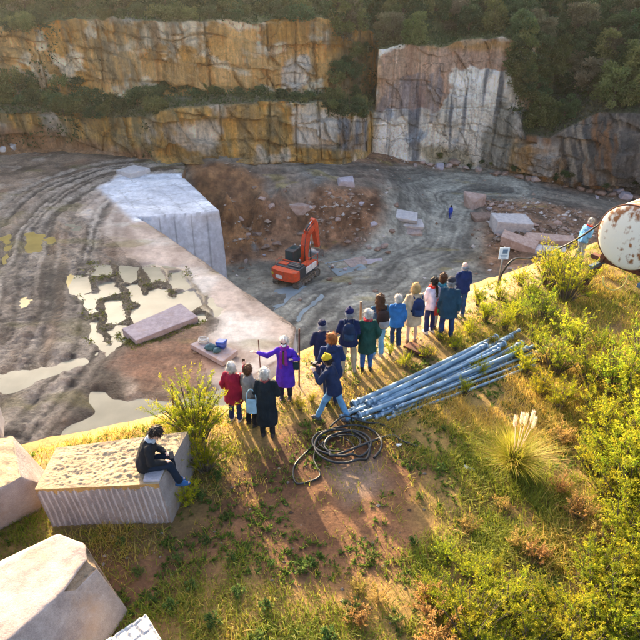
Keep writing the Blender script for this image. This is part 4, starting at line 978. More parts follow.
# ================================================================ excavator
M_ORANGE = mat_plain('excavator_orange', (.72, .075, .014), .45, 0, .25, 3, .15, 20, col2=(.46, .07, .025))
M_WHITEP = mat_plain('machine_white', (.72, .70, .68), .5, 0, .2, 3, .1, 20)
M_DARK = mat_plain('machine_dark', (.035, .045, .055), .5, 0, .3, 5, .2, 30)
M_STEEL = mat_plain('worn_steel', (.30, .29, .28), .4, .8, .3, 8, .3, 40)
M_TRACK = mat_plain('muddy_track', (.075, .065, .055), .8, 0, .4, 5, .5, 20, col2=(.19, .16, .13))
M_GLASS = mat_plain('dark_cab_glass', (.025, .07, .08), .06, 0, .1, 2, 0, 5, spec=.8)
M_CHROME = mat_plain('piston_rod', (.6, .6, .6), .2, 1, .1, 5, 0, 5)
def make_excavator(loc, head):
    e = empty('excavator', loc, head); sw = .12        # local: +Y is forward, X right
    tag(e, 'orange tracked excavator with raised boom on the pit floor', 'excavator')
    def part(name, mat, parent=e, build=None):
        bm = bmesh.new(); build(bm); return obj(name, bm, mat, parent)
    for s in (-1, 1):
        def tr(bm, s=s):
            # belt profile: stadium with pads
            n = 44; L, r = 1.65, .46; per = 4 * L + 2 * math.pi * r
            for i in range(n):
                d = per * i / n
                if d < 2 * L: y, z, a = -L + d, 0.0, 0
                elif d < 2 * L + math.pi * r: t = (d - 2 * L) / r; y, z, a = L + r * math.sin(t), r - r * math.cos(t), t
                elif d < 4 * L + math.pi * r: y, z, a = L - (d - 2 * L - math.pi * r), 2 * r, math.pi
                else: t = (d - 4 * L - math.pi * r) / r; y, z, a = -L - r * math.sin(t), r + r * math.cos(t), math.pi + t
                b_box(bm, (s * 1.2, y, z + .04), (.62, per / n * .86, .09), Matrix.Rotation(a, 3, 'X'))
        t = part('track', M_TRACK, build=tr)
        part('track_frame', M_TRACK, t, lambda bm, s=s: b_box(bm, (s * 1.2, 0, .5), (.36, 3.3, .42), None, .05))
        for y in (-1.65, 1.65):
            def wh(bm, s=s, y=y): b_tube(bm, [(s * 1.2 - .26, y, .5), (s * 1.2 + .26, y, .5)], .36, 18)
            part('sprocket', M_STEEL, t, wh)
        for y in (-.9, -.3, .3, .9):
            part('roller', M_STEEL, t, lambda bm, s=s, y=y: b_tube(bm, [(s * 1.2 - .24, y, .26), (s * 1.2 + .24, y, .26)], .15, 12))
    part('undercarriage', M_TRACK, build=lambda bm: (b_box(bm, (0, 0, .62), (2.0, 1.6, .42), None, .06), b_tube(bm, [(0, 0, .8), (0, 0, 1.08)], .75, 24)))
    def cw(bm):
        n = 16; out = []
        for k in range(n + 1):
            x = -1.45 + 2.9 * k / n; y = -2.15 - .55 * math.sqrt(max(0, 1 - (x / 1.55) ** 2)); out.append((x, y))
        prof = out + [(1.45, -1.7), (-1.45, -1.7)]
        lo = [bm.verts.new((x, y, 1.1)) for x, y in prof]; hi = [bm.verts.new((x, y, 2.12)) for x, y in prof]
        bm.faces.new(lo[::-1]); bm.faces.new(hi)
        for i in range(len(prof)): j = (i + 1) % len(prof); bm.faces.new((lo[i], lo[j], hi[j], hi[i]))
        bmesh.ops.bevel(bm, geom=[e for e in bm.edges if abs(e.verts[0].co.z - e.verts[1].co.z) < .01], offset=.09, segments=3, affect='EDGES', profile=.5)
    c = part('counterweight', M_ORANGE, build=cw)
    part('stripe', M_WHITEP, c, lambda bm: b_box(bm, (-.35, -2.715, 1.5), (.75, .03, .38), None, .01))
    part('warning_stripe', mat_plain('warning_yellow', (.7, .5, .05), .5), c, lambda bm: b_box(bm, (-1.2, -2.57, 1.66), (.3, .03, .22), Matrix.Rotation(-.35, 3, 'Z'), .005))
    part('platform', M_DARK, build=lambda bm: b_box(bm, (0, .1, 1.2), (2.86, 4.0, .22), None, .03))
    hd = part('engine_hood', M_DARK, build=lambda bm: (b_box(bm, (.0, -1.05, 1.72), (2.8, 1.35, .92), None, .08), b_box(bm, (.55, -.95, 2.24), (1.3, .95, .12), None, .03)))
    part('hood_panel', M_ORANGE, hd, lambda bm: b_box(bm, (-.8, -1.1, 2.22), (.95, .6, .1), None, .03))
    part('hood_trim', M_ORANGE, hd, lambda bm: b_box(bm, (0, -.42, 2.2), (2.7, .14, .14), None, .03))
    for y in (-1.35, -1.05, -.75): part('vent_slat', M_STEEL, hd, lambda bm, y=y: b_box(bm, (.55, y, 2.33), (1.0, .08, .05)))
    part('exhaust', M_STEEL, hd, lambda bm: b_tube(bm, [(.95, -.8, 2.2), (.95, -.8, 2.75), (.95, -.92, 2.9)], .07, 10))
    sp = part('side_panel', M_WHITEP, build=lambda bm: (b_box(bm, (1.38, .55, 1.62), (.12, 1.95, .64), None, .03)))
    part('tool_box', M_ORANGE, build=lambda bm: b_box(bm, (1.02, 1.45, 1.55), (.66, 1.0, .62), None, .05))
    part('fuel_tank', M_ORANGE, build=lambda bm: b_box(bm, (1.0, .35, 1.72), (.64, 1.1, .85), None, .05))
    part('step', M_STEEL, build=lambda bm: b_box(bm, (1.45, 1.4, 1.2), (.25, .7, .06)))
    cb = part('cab', M_DARK, build=lambda bm: b_loft(bm, [((-.92, .95, 1.3), .70, 1.0, (Vector((1, 0, 0)), Vector((0, 1, 0))))] * 0 + [((-.92, .95, 1.3), 1, 1)], 4) if False else (b_box(bm, (-.92, .95, 1.62), (1.02, 1.8, .62), None, .05), b_box(bm, (-.92, .85, 2.98), (1.0, 1.65, .14), None, .05),
        [b_box(bm, (-.92 + a * .46, .95 + b * .82, 2.4), (.09, .09, 1.1)) for a in (-1, 1) for b in (-1, 1)], b_box(bm, (-1.38, .5, 2.4), (.07, .09, 1.1))))
    for nm, cc, ss in (('rear_window', (-.92, .12, 2.42), (.84, .03, .98)), ('front_window', (-.92, 1.79, 2.42), (.84, .03, .98)), ('side_window', (-.46, .95, 2.42), (.03, 1.56, .98)), ('door_window', (-1.385, .98, 2.42), (.03, 1.56, .98))):
        part(nm, M_GLASS, cb, lambda bm, cc=cc, ss=ss: b_box(bm, cc, ss))
    part('roof_hatch', M_GLASS, cb, lambda bm: b_box(bm, (-.92, 1.0, 3.065), (.6, .7, .03)))
    part('seat', M_DARK, cb, lambda bm: (b_box(bm, (-.92, .7, 1.98), (.5, .5, .14), None, .04), b_box(bm, (-.92, .45, 2.35), (.48, .14, .6), None, .04)))
    for x in (-1.25, -.6): part('work_lamp', M_WHITEP, cb, lambda bm, x=x: b_box(bm, (x, 1.7, 3.1), (.16, .1, .1), None, .02))
    def rail(bm):
        b_tube(bm, [(1.35, 1.9, 1.85), (1.35, 1.9, 2.6), (1.35, .9, 2.6), (1.35, -.2, 2.75), (1.35, -.2, 2.2)], .025, 8)
    part('handrail', M_ORANGE, build=rail)
    part('handrail', M_ORANGE, build=lambda bm: b_tube(bm, [(-1.35, -1.7, 2.15), (-1.35, -1.7, 2.6), (-1.35, -.6, 2.6), (-1.35, -.6, 2.2)], .025, 8))
    def beam(bm, pts, wid):
        for (a, ha), (b, hb) in zip(pts[:-1], pts[1:]):
            a, b = Vector(a), Vector(b); t = (b - a).normalized(); nrm = Vector((1, 0, 0)).cross(t)
            v = []
            for p, h in ((a, ha), (b, hb)):
                for sx in (-1, 1):
                    for sn in (-1, 1): v.append(p + Vector((sx * wid / 2, 0, 0)) + nrm * sn * h / 2)
            b_hull(bm, v)
    bo = part('boom', M_ORANGE, build=lambda bm: beam(bm, [((.12, 1.3, 1.75), .36), ((.12, 1.42, 3.4), .78), ((.12, 1.75, 4.5), .74), ((.12, 3.15, 5.05), .36)], .56))
    part('boom_foot', M_ORANGE, bo, lambda bm: [b_box(bm, (.12 + s * .33, 1.35, 1.65), (.09, .7, .85), None, .03) for s in (-1, 1)])
    for s in (-1, 1):
        cyl = part('boom_cylinder', M_DARK, bo, lambda bm, s=s: b_tube(bm, [(.12 + s * .38, 1.95, 1.55), (.12 + s * .38, 1.9, 2.7)], .09, 12))
        part('cylinder_rod', M_CHROME, bo, lambda bm, s=s: b_tube(bm, [(.12 + s * .38, 1.9, 2.65), (.12 + s * .38, 1.86, 3.75)], .05, 10))
    part('hydraulic_hose', M_DARK, bo, lambda bm: b_tube(bm, [(.3, 1.05, 1.9), (.36, .98, 3.3), (.34, 1.3, 4.6), (.3, 1.9, 5.0), (.3, 3.0, 5.35)], .035, 6))
    stc = part('stick_cylinder', M_DARK, bo, lambda bm: b_tube(bm, [(.12, 1.6, 4.95), (.12, 2.3, 5.35)], .10, 12))
    part('stick_cylinder_rod', M_CHROME, bo, lambda bm: b_tube(bm, [(.12, 2.3, 5.35), (.12, 3.0, 5.65)], .055, 10))
    sk = part('stick', M_ORANGE, build=lambda bm: beam(bm, [((.12, 2.95, 5.72), .26), ((.12, 3.25, 5.05), .74), ((.12, 3.85, 2.4), .38)], .5))
    part('bucket_cylinder', M_DARK, sk, lambda bm: b_tube(bm, [(.12, 3.7, 4.9), (.12, 4.1, 3.6)], .08, 12))
    part('bucket_cylinder_rod', M_CHROME, sk, lambda bm: b_tube(bm, [(.12, 4.1, 3.6), (.12, 4.3, 2.85)], .045, 10))
    part('bucket_link', M_STEEL, sk, lambda bm: (b_tube(bm, [(.12 - .2, 4.3, 2.82), (.12 - .2, 3.85, 2.72)], .05, 8), b_tube(bm, [(.12 - .2, 4.3, 2.82), (.12 + .2, 4.3, 2.82), (.12 + .2, 4.1, 2.1)], .05, 8)))
    def bucket(bm):
        n = 12; pr = []
        for k in range(n + 1):
            a = -.4 + math.pi * 1.05 * k / n; pr.append((3.6 + .62 * math.cos(a), 1.65 + .55 * math.sin(a)))
        for s in (-1, 1):
            v = [bm.verts.new((.12 + s * .55, y, z)) for y, z in pr]; bm.faces.new(v if s > 0 else v[::-1])
            v2 = [bm.verts.new((.12 + s * .50, y, z)) for y, z in pr]; bm.faces.new(v2)
        for i in range(n): b_hull(bm, [(.12 + s * .55, y * f + 3.6 * (1 - f), z * f + 1.65 * (1 - f)) for s in (-1, 1) for (y, z) in (pr[i], pr[i + 1]) for f in (1, .93)])
        for k in range(5): b_hull(bm, [(.12 - .5 + .25 * k + dx, pr[0][0] + dy, pr[0][1] + dz) for dx in (-.05, .05) for dy, dz in ((-.05, 0), (.05, 0), (.12, -.3))])
    part('bucket', M_STEEL, build=bucket)
    return e
pe = pitpt(297, 280)
hd = G(318, 258, -20) - G(288, 279, -20)
make_excavator((pe.x, pe.y, pe.z - .05), math.atan2(-hd.x, hd.y))

# ================================================================ things on the thin slab
zs = L1 + .42
def at(px, py, z): return G(px, py, z)
p = at(222, 348, zs)
c = empty('plastic_crate', (p.x, p.y, zs + .012), .5); tag(c, 'bright blue plastic crate on the thin stone slab', 'crate')
M_BLUE = mat_plain('blue_plastic', (.02, .07, .42), .4, 0, .2); M_BLUELID = mat_plain('blue_lid', (.03, .11, .55), .4, 0, .2)
bm = bmesh.new(); b_loft(bm, [((0, 0, 0), .30, .24), ((0, 0, .42), .36, .29)], 4); obj('body', bm, M_BLUE, c)
bm = bmesh.new(); b_loft(bm, [((0, 0, .42), .39, .32), ((0, 0, .5), .39, .32), ((0, 0, .52), .33, .26)], 4); obj('lid', bm, M_BLUELID, c)
M_TEAL = mat_plain('teal_sack', (.03, .11, .15), .7, 0, .4, 4, .6, 9, .05)
for i, (a, b, s, lab) in enumerate(((211, 349, .34, 'dark teal sack on the thin slab left of the blue crate'), (217, 352, .26, 'smaller dark teal sack in front of the blue crate'))):
    p = at(a, b, zs); bm = bmesh.new()
    b_loft(bm, [((0, 0, 0), s * .8, s * .65), ((0, 0, s * .25), s * 1.15, s * .9), ((0, 0, s * .7), s * .95, s * .75), ((.02, 0, s * 1.0), s * .5, s * .3), ((.04, 0, s * 1.1), s * .12, s * .12)], 14)
    for v in bm.verts: v.co *= 1 + .12 * float(noise(np.array([v.co.x * 6]), np.array([v.co.y * 6]), np.array([v.co.z * 6]), i)[0])
    o = obj('sack', bm, M_TEAL, loc=(p.x, p.y, zs + .012), rot=(0, 0, i)); tag(o, lab, 'sack')
p = at(204, 342, zs); bm = bmesh.new()
pts = []
for k in range(90):
    a = k * .42; r = .28 + .05 * math.sin(a * .37) ; pts.append((math.cos(a) * r, math.sin(a) * r * .8, .04 + .0028 * k + .02 * math.sin(a * 1.7)))
b_tube(bm, pts, .03, 6)
tag(obj('rope_coil', bm, mat_plain('white_rope', (.6, .6, .58), .8), loc=(p.x, p.y, zs)), 'coil of white rope on the thin stone slab', 'rope')

# ================================================================ steel pipes and hose on the terrace
M_PIPE = mat_plain('galvanised_pipe', (.30, .42, .52), .42, .45, .35, 2.5, .15, 30, col2=(.13, .21, .29))
M_COUP = mat_plain('pipe_coupling', (.30, .40, .50), .4, .5, .3, 8, .2, 30)
def pipe(a, b, r, lab, z0, z1, flange=True):
    A, B = G(*a, z0), G(*b, z1); d = (B - A)
    e = empty('steel_pipe', A, 0); tag(e, lab, 'pipe', None)
    n = 12; bm = bmesh.new(); pts = [d * (k / n) + Vector((0, 0, -.03 * math.sin(math.pi * k / n))) for k in range(n + 1)]
    b_tube(bm, pts, r, 16, cap=False); b_tube(bm, [p for p in pts[::-1]], r * .86, 16, cap=False)
    obj('tube', bm, M_PIPE, e)
    t = d.normalized()
    for q in (0, 1):
        base = d * q; s = t * (1 if q == 0 else -1)
        for off, rr, w in ((.02, 1.35, .05), (.16, 1.18, .10)) if flange else ((.01, 1.15, .06),):
            bm = bmesh.new(); b_tube(bm, [base + s * off, base + s * (off + w)], r * rr, 16, cap=False); b_tube(bm, [base + s * (off + w), base + s * off], r * .9, 16, cap=False)
            bmesh.ops.bridge_loops(bm, edges=[e_ for e_ in bm.edges if e_.is_boundary][:0] or []) if False else None
            rr_ = [x for x in bm.verts]; 
            for k in range(16):
                bm.faces.new((rr_[k], rr_[32 + 16 + k], rr_[32 + 16 + (k + 1) % 16], rr_[(k + 1) % 16])); bm.faces.new((rr_[16 + k], rr_[16 + (k + 1) % 16], rr_[32 + (k + 1) % 16], rr_[32 + k]))
            obj('coupling', bm, M_COUP, e)
    return e
pl = [((352, 405), (497, 337), .095, .12, .12), ((360, 411), (512, 336), .085, .11, .11), ((371, 409), (505, 343), .08, .12, .24), ((380, 412), (523, 343), .085, .1, .10), ((345, 414), (480, 352), .08, .09, .10),
      ((358, 416), (528, 348), .075, .26, .22), ((374, 418), (545, 341), .07, .09, .16), ((392, 414), (512, 358), .06, .08, .08), ((351, 419), (470, 366), .06, .08, .08), ((366, 404), (487, 345), .08, .25, .27)]
names = ['thick galvanised pipe at the rim side of the bundle', 'thick galvanised pipe second from the rim in the bundle', 'galvanised pipe stacked on the second layer near the rim', 'thick galvanised pipe in the middle of the bundle', 'short galvanised pipe with its coupling against the hose coil',
         'galvanised pipe lying on top of the middle of the bundle', 'longest thin galvanised pipe reaching into the shrubs', 'thin galvanised pipe on the dirt side of the bundle', 'thin short galvanised pipe touching the black hose', 'galvanised pipe on top of the rim side of the bundle']
pl += [((383, 405), (538, 352), .05, .10, .09), ((362, 420), (540, 358), .045, .10, .1), ((340, 417), (500, 349), .05, .2, .22), ((395, 408), (552, 345), .045, .2, .12), ((372, 402), (520, 330), .05, .1, .1), ((386, 419), (535, 365), .045, .07, .07)]
names += ['thin galvanised pipe with its end fanned out to the pampas side', 'thin pipe lowest on the dirt side fanned towards the pampas grass', 'thin pipe lying over the couplings of the bundle', 'thin pipe crossing over the bundle into the gorse', 'thin pipe at the rim side poking out into the broom sprouts', 'thin pipe lying apart on the dirt beside the bundle']
for q, lab in zip(pl, names): pipe(q[0], q[1], q[2] * .74, lab, q[3] * .8, q[4] * .8)
M_HOSE = mat_plain('black_rubber_hose', (.016, .017, .019), .5, 0, .3, 10, .2, 40)
def hose(pts, r, name, lab, mat=M_HOSE, cat='hose', ground=True):
    pts = [(p[0], p[1], p[2] - .02 + (tz(p[0], p[1]) if ground else 0)) for p in pts]; bm = bmesh.new(); sp = smoothline([tuple(p) for p in pts], 7); b_tube(bm, sp, r, 8); return tag(obj(name, bm, mat), lab, cat)
cc = G(343, 447, 0)
pts = []
for k in range(50):
    a = -.6 + k * .36; r_ = .70 - .0065 * k + .06 * math.sin(k * .53); pts.append((cc.x + .05 * math.sin(k * .21) + r_ * math.cos(a), cc.y + r_ * .86 * math.sin(a), .05 + .012 * (k % 17) / 2 + .02 * math.sin(k * .9) ** 2))
pts += [tuple(G(388, 436, .05)), tuple(G(402, 441, .05)), tuple(G(418, 446, .04))]
hose(pts, .025, 'hose', 'thick black rubber hose coiled on the dirt below the pipe ends')
pts = []
for k in range(40):
    a = k * .45; r_ = .42 - .004 * k + .06 * math.sin(k * .7); pts.append((cc.x - .08 + .08 * math.sin(k * .3) + r_ * math.cos(a), cc.y + .02 + r_ * .8 * math.sin(a), .04 + .0025 * k))
hose(pts, .013, 'hose', 'thinner black hose tangled inside the thick coil')
hose([G(322, 432, .04), G(310, 447, .04), G(296, 462, .04), G(293, 473, .04), G(297, 482, .05), G(308, 480, .04), G(320, 474, .04), G(314, 458, .05), G(318, 446, .05), G(330, 434, .05)], .019, 'hose', 'black hose loop trailing from the coil towards the grass')
hose([G(330, 425, .1), G(345, 415, .25), G(365, 422, .15), G(380, 424, .05), G(392, 430, .05)], .02, 'hose', 'black hose running along the pipe ends')

# rusty plate behind the pipes
M_RUST = mat_plain('rust', (.16, .055, .025), .9, .1, .4, 6, .5, 30, col2=(.07, .03, .02))
o = rock_thing('steel_plate', hull_rock([(x, y, z) for (x, y) in [tuple(G(a, b, .1)[:2]) for a, b in ((403, 346), (411, 342), (434, 350), (426, 357))] for z in (.05, .12)], 10, .01, .008, 5), M_RUST, 'rusty steel plate lying in the grass behind the standing visitors', 'steel plate')
# wooden stake and iron rods along the rim
def rod(px, py, h, r, lab, lean=(0, 0), mat=M_RUST, name='iron_rod', cat='post'):
    p = terpt(px, py); bm = bmesh.new(); n = 5
    b_tube(bm, [(lean[0] * k / n, lean[1] * k / n, -.2 + (h + .2) * k / n) for k in range(n + 1)], r, 8)
    return tag(obj(name, bm, mat, loc=p), lab, cat)
rod(299, 386, 1.45, .018, 'rusty iron rod standing beside the purple coat', (.03, .05))
rod(262, 391, 1.35, .012, 'thin rusty iron rod behind the black coat', (-.02, .03))
rod(173, 412, .75, .02, 'short rusty stake at the edge of the broom bush', (.06, .02))
rod(360, 332, .9, .03, 'weathered wooden post beside the green coat', (.0, .0), mat_plain('post_wood', (.2, .12, .07)), 'wooden_post')
p0 = G(312, 375, .6); a_ = terpt(299, 386)
# small sign on a pole and the cable to the tank
sp = terpt(497, 288); e = empty('sign', sp); tag(e, 'small white notice board on a thin pole at the terrace rim', 'sign')
bm = bmesh.new(); b_tube(bm, [(0, 0, -.2), (.02, 0, .5), (.04, 0, 1.28)], .025, 10); obj('pole', bm, M_STEEL, e)
M_SIGN = mat_plain('sign_white', (.66, .72, .78), .5, 0, .1); M_SIGNB = mat_plain('sign_print', (.10, .18, .30), .5, 0, .2)
bm = bmesh.new(); b_box(bm, (.04, -.035, 1.1), (.28, .015, .36), None, .004); bd = obj('board', bm, M_SIGN, e)
bm = bmesh.new(); b_box(bm, (.06, -.045, 1.16), (.14, .004, .12)); obj('print', bm, M_SIGNB, bd)
for k in range(3):
    bm = bmesh.new(); b_box(bm, (.04, -.045, 1.05 - .045 * k), (.2 - .03 * k, .004, .012)); obj('print_line', bm, M_SIGNB, bd)

# ================================================================ tank
M_TANK = None
def mat_tank():
    m, nd, lk, b = newmat('rusty_cream_paint'); tc = N(nd, 'ShaderNodeTexCoord'); b.inputs['Roughness'].default_value = .55
    mp = N(nd, 'ShaderNodeMapping'); mp.inputs['Scale'].default_value = (3.5, 3.5, .7); lk.new(tc.outputs['Object'], mp.inputs[0])
    n1 = N(nd, 'ShaderNodeTexNoise'); n1.inputs['Scale'].default_value = 1.6; n1.inputs['Detail'].default_value = 7; lk.new(mp.outputs[0], n1.inputs[0])
    n2 = N(nd, 'ShaderNodeTexNoise'); n2.inputs['Scale'].default_value = 7; n2.inputs['Detail'].default_value = 6; lk.new(tc.outputs['Object'], n2.inputs[0])
    ad = N(nd, 'ShaderNodeMath', operation='MULTIPLY'); lk.new(n1.outputs[0], ad.inputs[0]); lk.new(n2.outputs[0], ad.inputs[1])
    at_ = N(nd, 'ShaderNodeAttribute', attribute_name='Col'); sx = N(nd, 'ShaderNodeSeparateColor'); lk.new(at_.outputs[0], sx.inputs[0])
    a2 = N(nd, 'ShaderNodeMath', operation='MULTIPLY_ADD'); a2.inputs[1].default_value = .16; lk.new(sx.outputs[0], a2.inputs[0]); lk.new(ad.outputs[0], a2.inputs[2])
    cr = N(nd, 'ShaderNodeValToRGB'); cr.color_ramp.elements[0].position = .28; cr.color_ramp.elements[1].position = .38
    cr.color_ramp.elements[0].color = (.66, .65, .58, 1); cr.color_ramp.elements[1].color = (.23, .09, .03, 1); lk.new(a2.outputs[0], cr.inputs[0])
    lk.new(cr.outputs[0], b.inputs['Base Color']); bp = N(nd, 'ShaderNodeBump'); bp.inputs['Strength'].default_value = .25; bp.inputs['Distance'].default_value = .02; lk.new(n2.outputs[0], bp.inputs['Height']); lk.new(bp.outputs[0], b.inputs['Normal'])
    return m
M_TANK = mat_tank()
tc_ = GY(629, 238, 15.4); TR = .86
tk = empty('storage_tank', (tc_.x, tc_.y, 0), 0); tag(tk, 'rusty cream cylindrical tank raised on brown steel legs', 'tank')
ax = Vector((.80, .60, .0)); nx_ = Vector((-ax.y, ax.x, 0))
def ring(pos, r, n=40): return [pos + (nx_ * math.cos(a) + Vector((0, 0, 1)) * math.sin(a)) * r for a in [2 * math.pi * k / n for k in range(n)]]
def tank_surf(profile, n=40):
    V, F, C = [], [], []
    for (d, r) in profile:
        for p in ring(Vector((0, 0, tc_.z)) + ax * d, max(r, .001), n): V.append(p[:]); C.append(max(0, (p.z - tc_.z) / TR))
    for i in range(len(profile) - 1):
        for k in range(n): F.append((i * n + k, i * n + (k + 1) % n, (i + 1) * n + (k + 1) % n, (i + 1) * n + k))
    C = np.array(C); return np_mesh('tank', np.array(V), np.array(F), np.stack([C ** 2] * 3, 1))
obj('end_cap', tank_surf([(-.16 * math.cos(a), TR * math.sin(a)) for a in np.linspace(0.001, math.pi / 2, 10)]), M_TANK, tk)
obj('shell', tank_surf([(0.0, TR), (.03, TR + .012), (.06, TR + .012), (.07, TR), (1.3, TR), (1.31, TR + .01), (1.37, TR + .01), (1.38, TR), (3.9, TR), (3.95, TR * .9), (4.0, .01)]), M_TANK, tk)
obj('rim_weld', tank_surf([(-.02, TR - .01), (-.02, TR + .025), (.025, TR + .025), (.025, TR - .01)]), M_RUST, tk)
bm = bmesh.new(); q = Vector((0, 0, tc_.z + TR)) + ax * .75; b_tube(bm, [q - Vector((0, 0, .05)), q + Vector((0, 0, .14))], .2, 18); b_tube(bm, [q + Vector((0, 0, .14)), q + Vector((0, 0, .18))], .27, 18); obj('manhole', bm, M_DARK, tk)
for d in (.25, 2.9):
    for s in (-1, 1):
        bm = bmesh.new(); a = Vector((0, 0, tc_.z - TR * .55)) + ax * d + nx_ * (s * TR * .62); b = Vector((0, 0, -.1)) + ax * (d - .1) + nx_ * (s * TR * 1.25)
        b_hull(bm, [v + nx_ * dx + ax * dy for v in (a, b) for dx in (-.07, .07) for dy in (-.09, .09)]); obj('leg', bm, M_RUST, tk)
    bm = bmesh.new(); a = Vector((0, 0, tc_.z - TR - .04)) + ax * d; b_hull(bm, [a + nx_ * dx + ax * dy + Vector((0, 0, dz)) for dx in (-1.0, 1.0) for dy in (-.08, .08) for dz in (-.07, .05)]); obj('saddle_beam', bm, M_RUST, tk)
for s in (-1, 1):
    bm = bmesh.new(); a = Vector((0, 0, tc_.z - TR - .16)) + nx_ * (s * .7); b_hull(bm, [a + ax * d + nx_ * dx + Vector((0, 0, dz)) for d in (-.3, 3.2) for dx in (-.05, .05) for dz in (-.05, .05)])
    obj('rail_beam', bm, mat_plain('beam_blue_%d' % s, (.08, .13, .20), .6, .2, .3), tk)
M_ROPE = mat_plain('yellow_rope', (.5, .45, .12), .8)
q0 = tc_ + ax * .0 + Vector((0, 0, -TR - .05))
hose([q0 + Vector((-.55, -.25, -.05)), q0 + Vector((-.5, -.32, -.28)), q0 + Vector((-.25, -.36, -.4)), q0 + Vector((0, -.32, -.3)), q0 + Vector((.12, -.25, -.02))], .014, 'rope', 'pale yellow rope looped under the tank', M_ROPE, 'rope', False)
e1 = sp + Vector((.02, -.05, .12))
hose([e1, e1 + Vector((.06, .0, .42)), e1 + Vector((.35, .1, .78)), GY(530, 258, 17.9), GY(552, 251, 18.0), GY(575, 240, 17.6), GY(596, 226, 17.0), GY(618, 211, 16.6), GY(640, 199, 16.4), GY(680, 180, 16.5)], .028, 'cable', 'dark cable rising from the notice pole up over the tank', M_HOSE, 'cable', False)
# litter
for i, (a, b) in enumerate(((466, 469), (472, 471), (399, 447))):
    p = terpt(a, b); bm = bmesh.new(); r = random.Random(i)
    b_hull(bm, [(r.uniform(-.07, .07), r.uniform(-.05, .05), r.uniform(.01, .06)) for _ in range(9)])
    tag(obj('paper_scrap', bm, mat_plain('paper_%d' % i, (.7, .72, .74), .9), loc=(p.x, p.y, p.z + .01)), ['crumpled white paper beside the pampas grass', 'second scrap of white paper beside the pampas grass', 'white scrap at the end of the black hose'][i], 'litter')
# ================================================================ people
QUEUE = []
def remesh_obj(name, bm, mat, parent, voxel, smooth=4, fold=0.0, ffreq=9, seed=0):
    """one continuous skin grown over the shapes in bm (baked by flush_queue)"""
    o = obj(name, bm, mat, parent)
    r = o.modifiers.new('r', 'REMESH'); r.mode = 'VOXEL'; r.voxel_size = voxel; r.adaptivity = 0
    s = o.modifiers.new('s', 'SMOOTH'); s.iterations = smooth; s.factor = .5
    QUEUE.append((o, mat, fold, ffreq, seed)); return o
def flush_queue():
    dg = bpy.context.evaluated_depsgraph_get()
    for o, mat, fold, ff, seed in QUEUE:
        me = bpy.data.meshes.new_from_object(o.evaluated_get(dg))
        o.modifiers.clear(); old = o.data; o.data = me; bpy.data.meshes.remove(old)
        me.name = o.name.split('.')[0]
        me.materials.clear(); me.materials.append(mat)
        n = len(me.vertices)
        me.polygons.foreach_set('use_smooth', np.ones(len(me.polygons), bool))
        if fold and n:
            co = np.empty(n * 3, np.float32); me.vertices.foreach_get('co', co); co = co.reshape(-1, 3)
            no = np.empty(n * 3, np.float32); me.vertex_normals.foreach_get('vector', no); no = no.reshape(-1, 3)
            d = fbm(co[:, 0] * ff, co[:, 1] * ff, co[:, 2] * ff * .55 + seed * 3.3, 3, seed + 11)
            co += no * (fold * d)[:, None].astype(np.float32); me.vertices.foreach_set('co', co.ravel()); me.update()
        if o.name.split('.')[0] == 'hair':
            # loose strands over the scalp
            r = np.random.default_rng(seed + 90); k_ = r.integers(0, n, 420); p_ = co[k_] if fold else None
            nn_ = no[k_]; dn = np.array([0, 0, -1.0]) - nn_ * (nn_ @ np.array([0, 0, -1.0]))[:, None]; dd = dn + nn_ * .35 + r.normal(size=(len(k_), 3)) * .35
            V, F, C = leaf_cloud0(p_, dd, .035 + .05 * r.random(len(k_)), .007, r)
            h = obj('hair_strands', np_mesh('hair_strands', V, F), mat, o.parent); h['kind'] = 'stuff'
    QUEUE.clear()
def leaf_cloud0(pos, dirs, length, width, rnd):
    n = len(pos); d = dirs / (np.linalg.norm(dirs, axis=1)[:, None] + 1e-9); s = np.cross(d, rnd.normal(size=(n, 3))); s /= np.linalg.norm(s, axis=1)[:, None] + 1e-9; L = length[:, None]
    V = np.stack([pos, pos + d * L * .5 + s * width * .5, pos + d * L, pos + d * L * .5 - s * width * .5], 1).reshape(-1, 3); i = np.arange(n)[:, None] * 4
    return V, np.concatenate([i + np.array([[0, 1, 2]]), i + np.array([[0, 2, 3]])]), None
CM = {}
def cloth(col, rough=.85, var=.3):
    k = tuple(round(c, 3) for c in col)
    if k not in CM: CM[k] = mat_plain('cloth_%d' % len(CM), col, rough, 0, var, 5, .6, 16, .03, .2)
    return CM[k]
SKIN = mat_plain('skin', (.52, .29, .20), .55, 0, .15, 5, .1, 40); SKIN2 = mat_plain('skin_light', (.62, .38, .29), .55, 0, .12, 5, .1, 40)
EYEM = mat_plain('eye_dark', (.02, .015, .012), .2, 0, .1); LIPM = mat_plain('lips', (.40, .13, .11), .5, 0, .1)
def hairm(col): return cloth(col, .6, .45)
HAIRC = dict(white=(.60, .54, .47), grey=(.30, .30, .31), brown=(.085, .038, .018), dark=(.02, .015, .013), ginger=(.30, .10, .025), blonde=(.50, .32, .13))
def arm_pose(kind, s):
    S = Vector((s * .160, 0, 1.375))
    d = dict(down=((.06, -.02, -.28), (.02, .07, -.245)), front=((.07, .02, -.265), (-.14, .20, .03)), phone=((.08, .17, -.19), (-.11, .15, .20)), point=((.24, .08, -.13), (.24, .05, .10)),
             pocket=((.11, -.06, -.25), (-.03, .11, -.20)), up=((.10, .16, -.10), (-.02, .06, .24)), lap=((.07, .10, -.25), (-.11, .22, -.03)), hip=((.15, -.03, -.23), (-.09, .18, .10)))[kind]
    E = S + Vector((s * d[0][0], d[0][1], d[0][2])); W = E + Vector((s * d[1][0], d[1][1], d[1][2]))
    return S, E, W
